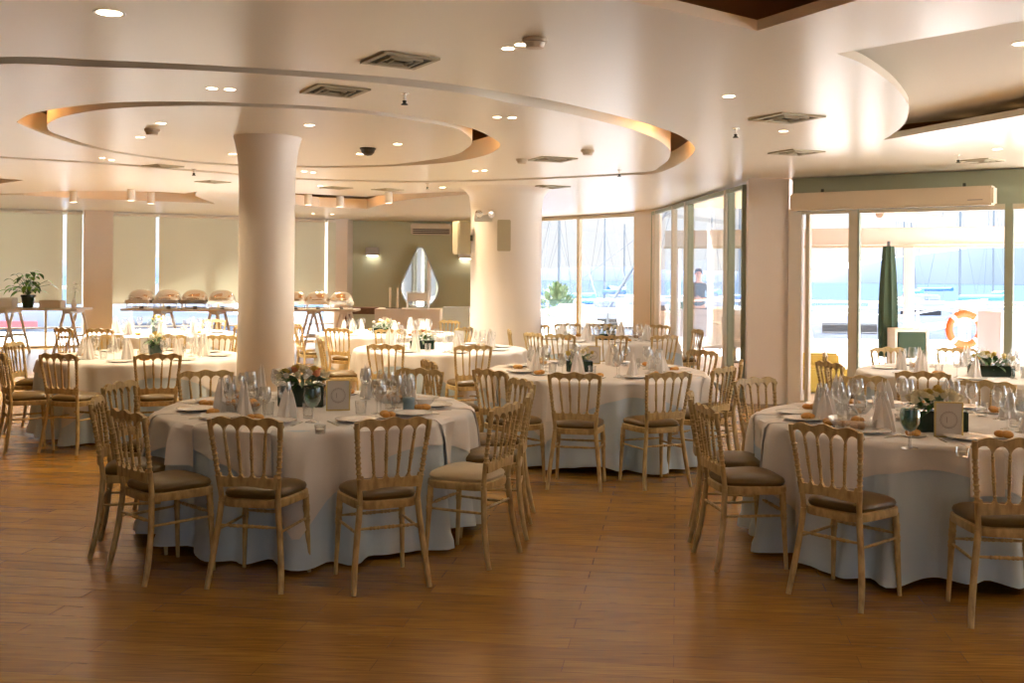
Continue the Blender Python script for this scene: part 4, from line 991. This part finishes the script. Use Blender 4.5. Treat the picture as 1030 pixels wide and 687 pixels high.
sailboat(747, 52, 150, 'blue-covered sailboat beside the plain wall pier', rz=1.4, cover='navy')
sailboat(914, 76, 130, 'sailboat seen between the two closed green parasols', rz=1.5, cover='tealmast')
sailboat(974, 57, 120, 'sailboat behind the orange lifebuoy', rz=1.7, cover='tealmast')
sailboat(1003, 72, 110, 'sailboat at the far right of the glass door', rz=1.3, cover='tealmast')
sailboat(930, 90, 160, 'small distant sailboat with slanted mast', rz=1.9, lean=1.5)
def motorboat(px, Y, L, rz, label, hullm='hull', stripe='navy', sc=1, z=-1.6):
    c = aty(px, 0, Y)
    def hull(b):
        n = 16; rows = []
        for j in range(n+1):
            t = j/n; x = -L/2+L*t; w = L*.17*(1 if t < .55 else max(.02, 1-((t-.55)/.45)**2)); zt = 1.15+.55*t*t
            rows.append([b.verts.new((x, sy*w*k, z_)) for sy, k, z_ in ((-1,1,zt),(-1,.96,zt*.55),(-1,.75,.1),(1,.75,.1),(1,.96,zt*.55),(1,1,zt))])
        for p, q in zip(rows, rows[1:]):
            for i in range(5): b.faces.new((p[i], p[i+1], q[i+1], q[i])).material_index = 1 if i in (0,4) and False else 0
            b.faces.new((p[0], p[5], q[5], q[0]))
        b.faces.new(rows[0]); b.faces.new(rows[-1])
    def stripef(b):
        for s in (-1,1): box(b, (-L*.12, s*L*.172, .95), (L*.72,.03,.22))
    def cabin(b):
        A = [(-L*.25,1.1),(-L*.22,2.15),(L*.06,2.2),(L*.2,1.35)]; vs = [[b.verts.new((x, y, z_)) for x, z_ in A] for y in (-L*.12, L*.12)]
        b.faces.new(vs[0]); b.faces.new(vs[1])
        for i in range(4): b.faces.new((vs[0][i], vs[0][(i+1) % 4], vs[1][(i+1) % 4], vs[1][i]))
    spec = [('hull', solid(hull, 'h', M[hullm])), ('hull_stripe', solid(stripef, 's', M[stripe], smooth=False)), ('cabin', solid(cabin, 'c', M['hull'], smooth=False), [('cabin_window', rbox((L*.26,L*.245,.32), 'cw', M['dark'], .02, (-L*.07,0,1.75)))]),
            ('bow_rail', solid(lambda b: tube(b, [(L*.1,-L*.16,1.3),(L*.12,-L*.15,1.95),(L*.47,0,2.25),(L*.12,L*.15,1.95),(L*.1,L*.16,1.3)], .03, 6), 'r', M['steel']))]
    return thing('motorboat', spec, label, 'boat', (c.x, Y, z), rz, 'moored motor boats', sc=sc)
motorboat(600, 32.5, 7, 2.9, 'white motorboat with blue stripe in the rear window', 'hull')
motorboat(660, 46, 6, .2, 'second white motorboat partly behind the narrow pier')
motorboat(856, 35.4, 9, .15, 'white motorboat with blue stripe through the glass door')
motorboat(838, 30.6, 6, 3.0, 'blue boat in the foreground through the glass door', 'navy', 'hull')
motorboat(1000, 38, 8, 3.1, 'white motorboat at the right behind the lifebuoy')
motorboat(690, 52, 6, .1, 'white motorboat left of the man on the terrace')
motorboat(925, 45.5, 8, .3, 'white motorboat behind the closed green parasols')
motorboat(-10, 33, 9, .05, 'white boat with red stripe through the low left window', 'hull', 'red', 1, -1.0)
motorboat(190, 37, 9, 3.0, 'white boat through the low window behind chafing dishes', 'hull', 'hull', 1, -1.0)
# green bushes along the quay
for i, (px, Y, s) in enumerate([(558,30,.8),(668,29.5,.55),(745,29.6,.6)]):
    c = aty(px, 0, Y); r_ = random.Random(i)
    def bush(b):
        for k in range(260):
            a = r_.uniform(0, 2*PI); el = r_.uniform(-.2, 1.5); q = Vector((math.cos(a)*math.cos(el), math.sin(a)*math.cos(el), math.sin(el)+.35))
            leafcard(b, q*.75*r_.uniform(.5,1)+Vector((0,0,.65)), q, .28, .14, .2, 0)
    thing('bush', [('foliage', solid(bush, 'bush', M['tree'])), ('planter', rbox((.9,.9,.6), 'pl', M['offwhite'], .02, (0,0,.3)))], ['dark green bush outside the rear window','dark green bush outside left of the man','dark green bush outside right of the man'][i], 'bush', (c.x, Y-3.4, -.02), 0, 'bushes in planters on the quay', sc=s)
# pergola beams and posts on the terrace
p0, p1 = aty(670,241,20.5), aty(1060,239,17.2)
L = (p1-p0).length; a = math.atan2(p1.y-p0.y, p1.x-p0.x)
spec = [('beam', rbox((L,.16,.30), 'bm', M['beam'], .01, (L/2,0,2.38))), ('fascia_strip', rbox((L,.05,.05), 'fs', M['frame'], .004, (L/2,-.11,2.20)))]
for f in (.03, .40, .667, .98): spec.append(('post', rbox((.16,.14,2.25), 'ps', M['beam'], .006, (L*f,0,1.105))))
thing('pergola', spec, 'white pergola with long beam and posts on the terrace', 'pergola', (p0.x, p0.y, -.02), a)
q0 = aty(885,214,16.5); q1 = aty(944,222,17.4)
spec = [('awning_roll', solid(lambda b: tube(b, [(0,0,0),(q1.x-q0.x,q1.y-q0.y,q1.z-q0.z)], .085, 12), 'aw', M['beam']))]
thing('folded_awning', spec, 'slanting rolled white awning arm above the terrace door', 'awning', q0, 0)
# closed parasols
def parasol(px, Y, ztop, lab, r, L):
    c = aty(px, 0, Y)
    def can(b):
        n = 24; rows = []
        for k in range(9):
            t = k/8; row = [b.verts.new(((r*(.35+.75*math.sin(PI*(.12+.55*t)))*(1+.16*math.cos(8*2*PI*i/n*1)))*math.cos(2*PI*i/n), (r*(.35+.75*math.sin(PI*(.12+.55*t)))*(1+.16*math.cos(8*2*PI*i/n)))*math.sin(2*PI*i/n), ztop-L*t)) for i in range(n)]; rows.append(row)
        for p, q in zip(rows, rows[1:]):
            for i in range(n): b.faces.new((p[i], p[(i+1) % n], q[(i+1) % n], q[i]))
        b.faces.new(rows[0]); b.faces.new(rows[-1])
    thing('parasol', [('canopy', solid(can, 'can', M['canvas'])), ('pole', solid(lambda b: tube(b, [(0,0,.05),(0,0,ztop+.08)], .025, 8), 'pole', M['mast'])), ('base', rbox((.5,.5,.08), 'base', M['terr'], .01, (0,0,.04)))], lab, 'parasol', (c.x, Y, -.02), 0, 'closed green parasols on the terrace')
parasol(896, 16.5, 2.15, 'thick closed dark green parasol behind the door post', .125, 1.75)
parasol(917, 19.8, 2.1, 'slim closed green parasol right of the thick one', .08, .85)
# planter box, covered furniture, yellow seat
c = aty(916, 0, 16.2); thing('glass_planter', [('planter_body', rbox((.42,.35,.40), 'b', M['canvas'], .01, (0,0,.62))), ('planter_frame', rbox((.48,.33,.05), 'f', M['offwhite'], .005, (0,0,.845))), ('leg', rbox((.04,.33,.87), 'l', M['offwhite'], .004, (-.24,0,.435))), ('leg', rbox((.04,.33,.87), 'l', M['offwhite'], .004, (.24,0,.435)))], 'dark green screen panel in a white frame on the terrace', 'planter', (c.x, 16.2, -.02), 0)
c = aty(1000, 0, 17.0); thing('covered_furniture', clothbox(1.0,.8,1.15,5,M['lilac']), 'pale lilac fabric-covered stack on the terrace right of lifebuoy', 'cover', (c.x, 16.0, -.02), 0)
c = aty(831, 0, 15.0); thing('yellow_seat', [('seat_block', rbox((.56,.5,.36), 's', M['yellowbox'], .03, (0,0,.20))), ('backrest', rbox((.56,.12,.22), 'bk', M['yellowbox'], .03, (0,.19,.44)))], 'mustard yellow low seat just outside the glass door', 'seat', (c.x, 15.0, -.02), 0)
# lifebuoy on its white post
c = aty(968,331,18)
def ringseg(a0, a1, m_):
    def f(b):
        n = 10; rows = []
        for i in range(n+1):
            a = a0+(a1-a0)*i/n; rows.append([b.verts.new(((.27+.065*math.cos(k*2*PI/10))*math.cos(a), .05*math.sin(k*2*PI/10), (.27+.065*math.cos(k*2*PI/10))*math.sin(a))) for k in range(10)])
        for p, q in zip(rows, rows[1:]):
            for k in range(10): b.faces.new((p[k], p[(k+1) % 10], q[(k+1) % 10], q[k]))
    return solid(f, 'seg', M[m_])
spec = []
for k in range(4):
    g = .13; a = k*PI/2+PI/4
    spec.append(('orange_section', ringseg(a+g, a+PI/2-g, 'orange'))); spec.append(('white_band', ringseg(a-g, a+g, 'outw')))
spec.append(('grab_rope', solid(lambda b: tube(b, [(.36*math.cos(t*PI/18), -.02, .36*math.sin(t*PI/18)) for t in range(0, 37)], .008, 5), 'rope', M['hull'])))
thing('lifebuoy', spec, 'orange and white lifebuoy ring on the terrace', 'lifebuoy', (c.x, 17.9, c.z), 0)
thing('lifebuoy_stand', [('post', rbox((.10,.08,1.15), 'p', M['beam'], .005, (0,0,.575)))], 'white post holding the orange lifebuoy', 'post', (c.x, 18.02, -.02), 0)
# railing of the terrace
for i, (x0, x1) in enumerate([(-1,4.6),(4.8,10.4),(10.6,16)]):
    L = x1-x0; b = new_bm(); box(b, (L/2,0,1.0), (L,.05,.05)); g = new_bm(); [box(g, (L/2,0,z_), (L-.1,.012,.012)) for z_ in (.2,.4,.6,.8)]
    spec = [('top_rail', finish(b, 'tr', M['outw'], False)), ('rail_cables', finish(g, 'gp', M['mast'], False))]
    for f in (0,.25,.5,.75,1): spec.append(('post', rbox((.05,.05,1.0), 'pst', M['outw'], .004, (L*f,0,.5))))
    thing('terrace_railing', spec, 'white quay railing, %s section' % ['left','middle','right'][i], 'railing', (x0, 27.2, -.02), 0, 'quay railing sections')
# outdoor tables and wicker chairs behind the rear windows
def tub(b):
    n = 20
    rows = [[b.verts.new((.30*k*math.cos(a), .28*k*math.sin(a), z+ (h if math.sin(a) > -.2 else 0))) for a in [2*PI*i/n for i in range(n)]] for k, z, h in ((.8,.42,0),(.95,.45,.0),(1.05,.50,.15),(1.1,.55,.38),(1.0,.56,.38),(.9,.50,.1),(.75,.46,0))]
    for p, q in zip(rows, rows[1:]):
        for i in range(n): b.faces.new((p[i], p[(i+1) % n], q[(i+1) % n], q[i]))
    b.faces.new(rows[0]); b.faces.new(rows[-1])
TUB = [('seat_shell', solid(tub, 'tub', M['beam']))]+[('leg', solid((lambda s: (lambda b: tube(b, [(s[0]*.24,s[1]*.22,0),(s[0]*.20,s[1]*.18,.43)], .015, 6)))(s), 'lg', M['mast'])) for s in ((1,1),(1,-1),(-1,1),(-1,-1))]
for i, (px, Y) in enumerate([(578,25.2),(597,24.4),(636,25.0),(672,21.2),(728,23.6),(747,18.4)]):
    c = aty(px, 0, Y); thing('tub_chair', TUB, 'pale outdoor tub chair, %s' % ['left in the rear window','second in the rear window','right in the rear window','left of the pale sofa','right of the man','beside the wall pier'][i], 'chair', (c.x, Y, -.02), i*1.3, 'pale tub chairs on the terrace')
for i, (px, Y) in enumerate([(614,25.6),(681,22.4),(742,20.0)]):
    c = aty(px, 0, Y); thing('terrace_table', [('tabletop', rbox((.8,.8,.03), 't', M['outw'], .005, (0,0,.74))), ('pedestal', solid(lambda b: lathe(b, [(0,0),(.2,0),(.2,.02),(.03,.04),(.03,.73),(0,.73)], 16), 'p', M['mast']))], 'white outdoor table, %s' % ['in the rear window','left of the man','right of the sofa'][i], 'table', (c.x, Y, -.02), 0, 'white terrace tables')

c = aty(712,0,21.6)
thing('outdoor_sofa', [('seat', rbox((1.5,.62,.28), 's', M['terr'], .05, (0,0,.30))), ('backrest', rbox((1.5,.20,.62), 'b', M['terr'], .06, (0,-.30,.66))), ('armrest', rbox((.16,.7,.5), 'a', M['terr'], .05, (-.75,0,.42))), ('armrest', rbox((.16,.7,.5), 'a', M['terr'], .05, (.75,0,.42))), ('cushion', rbox((.7,.16,.4), 'c', M['over'], .06, (-.3,-.13,.62)))],
      'pale outdoor sofa with its back to the room, before the standing man', 'sofa', (c.x, 21.6, -.02), -.1)
# ------------------------------------------------------------------ the man on the terrace
def skinmesh(name, pts, edges, m, sub=2):
    me = bpy.data.meshes.new(name); me.from_pydata([p[0] for p in pts], edges, []); o = bpy.data.objects.new('tmp', me); COL.objects.link(o)
    sk = o.modifiers.new('s', 'SKIN'); 
    for i, p in enumerate(pts):
        r = p[1]; o.data.skin_vertices[0].data[i].radius = (r if hasattr(r, '__len__') else (r, r))
    o.data.skin_vertices[0].data[0].use_root = True
    s2 = o.modifiers.new('u', 'SUBSURF'); s2.levels = sub; s2.render_levels = sub
    dg = bpy.context.evaluated_depsgraph_get(); nm = bpy.data.meshes.new_from_object(o.evaluated_get(dg)); bpy.data.objects.remove(o)
    nm.materials.clear(); nm.materials.append(m); nm.polygons.foreach_set('use_smooth', [True]*len(nm.polygons)); nm.name = name; return nm
# standing, facing the room (-y), forearms folded in front
P_ = [((0,0,.93),(.15,.11)),((0,0,1.12),(.145,.10)),((0,0,1.32),(.165,.11)),((0,0,1.44),(.12,.09)),((0,-.005,1.52),.055),((0,-.01,1.60),(.072,.085)),((0,-.015,1.69),(.078,.095)),((0,-.01,1.755),(.055,.07)),
      ((-.205,0,1.405),.066),((-.28,.0,1.14),.052),((-.06,-.20,1.10),.036),((.205,0,1.405),.066),((.28,.0,1.14),.052),((.06,-.23,1.14),.036),
      ((-.10,0,.86),.10),((-.11,-.01,.48),.065),((-.11,.01,.09),.042),((-.11,-.13,.04),.038),((.10,0,.86),.10),((.11,-.01,.48),.065),((.11,.01,.09),.042),((.11,-.13,.04),.038)]
E_ = [(0,1),(1,2),(2,3),(3,4),(4,5),(5,6),(6,7),(3,8),(8,9),(9,10),(3,11),(11,12),(12,13),(0,14),(14,15),(15,16),(16,17),(0,18),(18,19),(19,20),(20,21)]
c = aty(705,0,22.9)
man = ob('person', None, None, (c.x, 22.9, -.02), (0,0,-.15), 1.0, label='man in grey jacket standing on the terrace with folded arms', category='person')
ob('body', skinmesh('body', P_, E_, M['skin']), man)
J = [(p[0], tuple(x*1.10+.008 for x in (p[1] if hasattr(p[1], '__len__') else (p[1], p[1])))) for p in P_]
jp = [J[0],J[1],J[2],J[3],(Vector((0,-.005,1.49)),(.07,.07)),J[8],J[9],(Vector((-.10,-.16,1.11)),(.045,.045)),J[11],J[12],(Vector((.10,-.18,1.14)),(.045,.045))]
ob('jacket', skinmesh('jacket', [(tuple(a), b) for a, b in jp], [(0,1),(1,2),(2,3),(3,4),(3,5),(5,6),(6,7),(3,8),(8,9),(9,10)], M['jacket']), man)
tp = [J[0],J[14],J[15],(Vector((-.11,.01,.10)),(.055,.055)),J[18],J[19],(Vector((.11,.01,.10)),(.055,.055))]
ob('trousers', skinmesh('trousers', [(tuple(a), b) for a, b in tp], [(0,1),(1,2),(2,3),(0,4),(4,5),(5,6)], M['trouser']), man)
def hairf(b):
    vs = ico(b, (0,.0,1.725), .1, 3, (.90,1.08,.95))
    bmesh.ops.delete(b, geom=[v for v in b.verts if v.co.y < -.055 and v.co.z < 1.755 or v.co.z < 1.655], context='VERTS')
ob('hair', solid(hairf, 'hair', M['hair']), man)
def facef(b):
    for s in (-1,1): ico(b, (s*.032,-.098,1.69), .010, 1); box(b, (s*.033,-.103,1.708), (.032,.008,.007))
    box(b, (0,-.102,1.633), (.045,.008,.008))
ob('eyes_and_mouth', solid(facef, 'face', M['hair'], smooth=False), man)
def nosef(b): ico(b, (0,-.108,1.665), .014, 2, (.8,1.1,1.6)); ico(b, (-.083,-.01,1.675), .018, 1, (.4,.8,1.4)); ico(b, (.083,-.01,1.675), .018, 1, (.4,.8,1.4))
ob('nose_and_ears', solid(nosef, 'nose', M['skin']), man)
def hand(s):
    base = Vector((s*-.0,-.215,1.115)) if s < 0 else Vector((0,-.235,1.15))
    b = new_bm(); d = Vector((-s*1.0,-.05,.05)).normalized(); st = Vector((s*.055,base.y,base.z))
    palm = st+d*.04; ico(b, palm, .042, 2, (1.1,.5,.95))
    for k in range(4):
        r0 = palm+d*.035+Vector((0,0,.028-.018*k)); Lf = (.065,.075,.07,.055)[k]
        tube(b, [r0, r0+d*Lf*.5+Vector((0,-.006,0)), r0+d*Lf+Vector((0,.012,0))], .009, 6)
    tube(b, [palm+Vector((0,-.01,.03)), palm+Vector((-s*.03,-.02,.06)), palm+Vector((-s*.05,-.015,.07))], .010, 6)
    return finish(b, 'hand', M['skin'])
ob('hand', hand(-1), man); ob('hand', hand(1), man)

# ------------------------------------------------------------------ light
SKY_LO, SKY_HI = .46, 6.5
w = bpy.data.worlds.new('sky'); SC.world = w; w.use_nodes = True
wn_ = w.node_tree.nodes; wl = w.node_tree.links; bg = wn_['Background']
sky = wn_.new('ShaderNodeTexSky'); sky.sky_type = 'HOSEK_WILKIE'; sky.turbidity = 9; sky.ground_albedo = .5; sky.sun_direction = (.45,.75,.55)
# hazy overcast: the sky is brighter overhead than at the horizon
mx = wn_.new('ShaderNodeMix'); mx.data_type = 'RGBA'; mx.inputs['Factor'].default_value = .9; mx.inputs['B'].default_value = (.90,.92,1.0,1)
tcw = wn_.new('ShaderNodeTexCoord'); sep = wn_.new('ShaderNodeSeparateXYZ'); mr = wn_.new('ShaderNodeMapRange')
wl.new(tcw.outputs['Generated'], sep.inputs[0]); wl.new(sep.outputs['Z'], mr.inputs['Value'])
mr.inputs['From Min'].default_value = .12; mr.inputs['From Max'].default_value = .75; mr.inputs['To Min'].default_value = SKY_LO; mr.inputs['To Max'].default_value = SKY_HI
wl.new(sky.outputs[0], mx.inputs['A']); wl.new(mx.outputs['Result'], bg.inputs['Color']); wl.new(mr.outputs['Result'], bg.inputs['Strength'])

def area(name, loc, target, sx_, sy_, power, col, portal=False, spread=PI):
    l = bpy.data.lights.new(name, 'AREA'); l.shape = 'RECTANGLE'; l.size = sx_; l.size_y = sy_; l.energy = power; l.color = col
    l.spread = spread
    if portal: l.cycles.is_portal = True
    o = bpy.data.objects.new(name, l); COL.objects.link(o); o.location = loc
    o.rotation_euler = (Vector(target)-Vector(loc)).to_track_quat('-Z', 'Y').to_euler(); return o
def portal(a, b, z0=0, z1=2.85, inward=None):
    a, b = Vector(a), Vector(b); m_ = (a+b)/2; d = (b-a).normalized(); n_ = Vector((-d.y, d.x)); c0 = Vector((0,8))
    if n_.dot(c0-m_) < 0: n_ = -n_
    p = m_-n_*.06; area('window_portal', (p.x, p.y, (z0+z1)/2), (p.x+n_.x, p.y+n_.y, (z0+z1)/2), (b-a).length, z1-z0, 1, (1,1,1), True)
portal((.3,23.6),(2.5,20.9)); portal((2.76,20.4),(3.13,14.0)); portal(A3, B3); portal((5.9,11.75),(9.4,8.6)); portal((9.4,8.6),(9.4,4.6))
portal(pA, pB, 0, .92); portal((0,-3.2),(3,-3.2),0,2.6)
sun = bpy.data.objects.new('sun', bpy.data.lights.new('sun', 'SUN')); COL.objects.link(sun); sun.data.energy = 19; sun.data.angle = .15; sun.data.color = (1,.985,.98)
sun.rotation_euler = Vector((-.46,-.70,-.42)).to_track_quat('-Z', 'Y').to_euler()
# room lamps: warm downlights (one lamp under each fitting of the near and middle field) and cove strips
def pt(name, loc, e, col=(1,.70,.38), r=.05):
    l = bpy.data.lights.new(name, 'POINT'); l.energy = e; l.color = col; l.shadow_soft_size = r
    o = bpy.data.objects.new(name, l); COL.objects.link(o); o.location = loc
def spot(loc, e, col=(1,.86,.68), ang=2.2):
    l = bpy.data.lights.new('downlight_lamp', 'SPOT'); l.energy = e; l.color = col; l.spot_size = ang; l.spot_blend = .9; l.shadow_soft_size = .06
    o = bpy.data.objects.new('downlight_lamp', l); COL.objects.link(o); o.location = loc
for px, py, lab, s in dl:
    if 'recess' in lab: continue
    p = atz(px, py, CZ-.03); spot(p, 4 if p.y < 9 else (40 if p.y < 12 else (85 if p.x < -2.6 else 40)), (1,.78,.50) if p.x < -1 else (1,.90,.76))
for px, py, lab in [(74,197,''),(152,200,''),(342,202,''),(391,196,'')]:
    p = atz(px, py, CZ-.2); spot(p, 330 if px < 200 else 110, (1,.90,.76))
for p in [(-4.0,8.75,3.2),(-.35,10.2,3.2),(1.6,10.7,3.2),(1.3,9.2,3.2),(1.5,3.4,3.2),(-7,17.2,3.2),(-3.0,19.3,3.2)]: pt('cove_lamp', p, 4, (1,.52,.18))
fe = [Vector((*hE[-3], 0)).lerp(Vector((*hE[-2], 0)), t) for t in (.03,.18,.34,.5,.66,.82,.98)]
fn = Vector((-(hE[-2]-hE[-3]).y, (hE[-2]-hE[-3]).x, 0)).normalized()
if fn.y < 0: fn = -fn
for p in fe: pt('cove_lamp', (p.x+fn.x*.32, p.y+fn.y*.32, 2.99), .12, (1,.60,.26), .22)

SC.view_settings.view_transform = 'Standard'; SC.view_settings.look = 'None'; SC.view_settings.gamma = 1; SC.view_settings.use_curve_mapping = False
SC.view_settings.exposure = 1.5
try:
    SC.cycles.use_denoising = True; SC.cycles.max_bounces = 9; SC.cycles.transparent_max_bounces = 24; SC.cycles.sample_clamp_indirect = 6; SC.cycles.caustics_reflective = False; SC.cycles.caustics_refractive = False
except Exception: pass
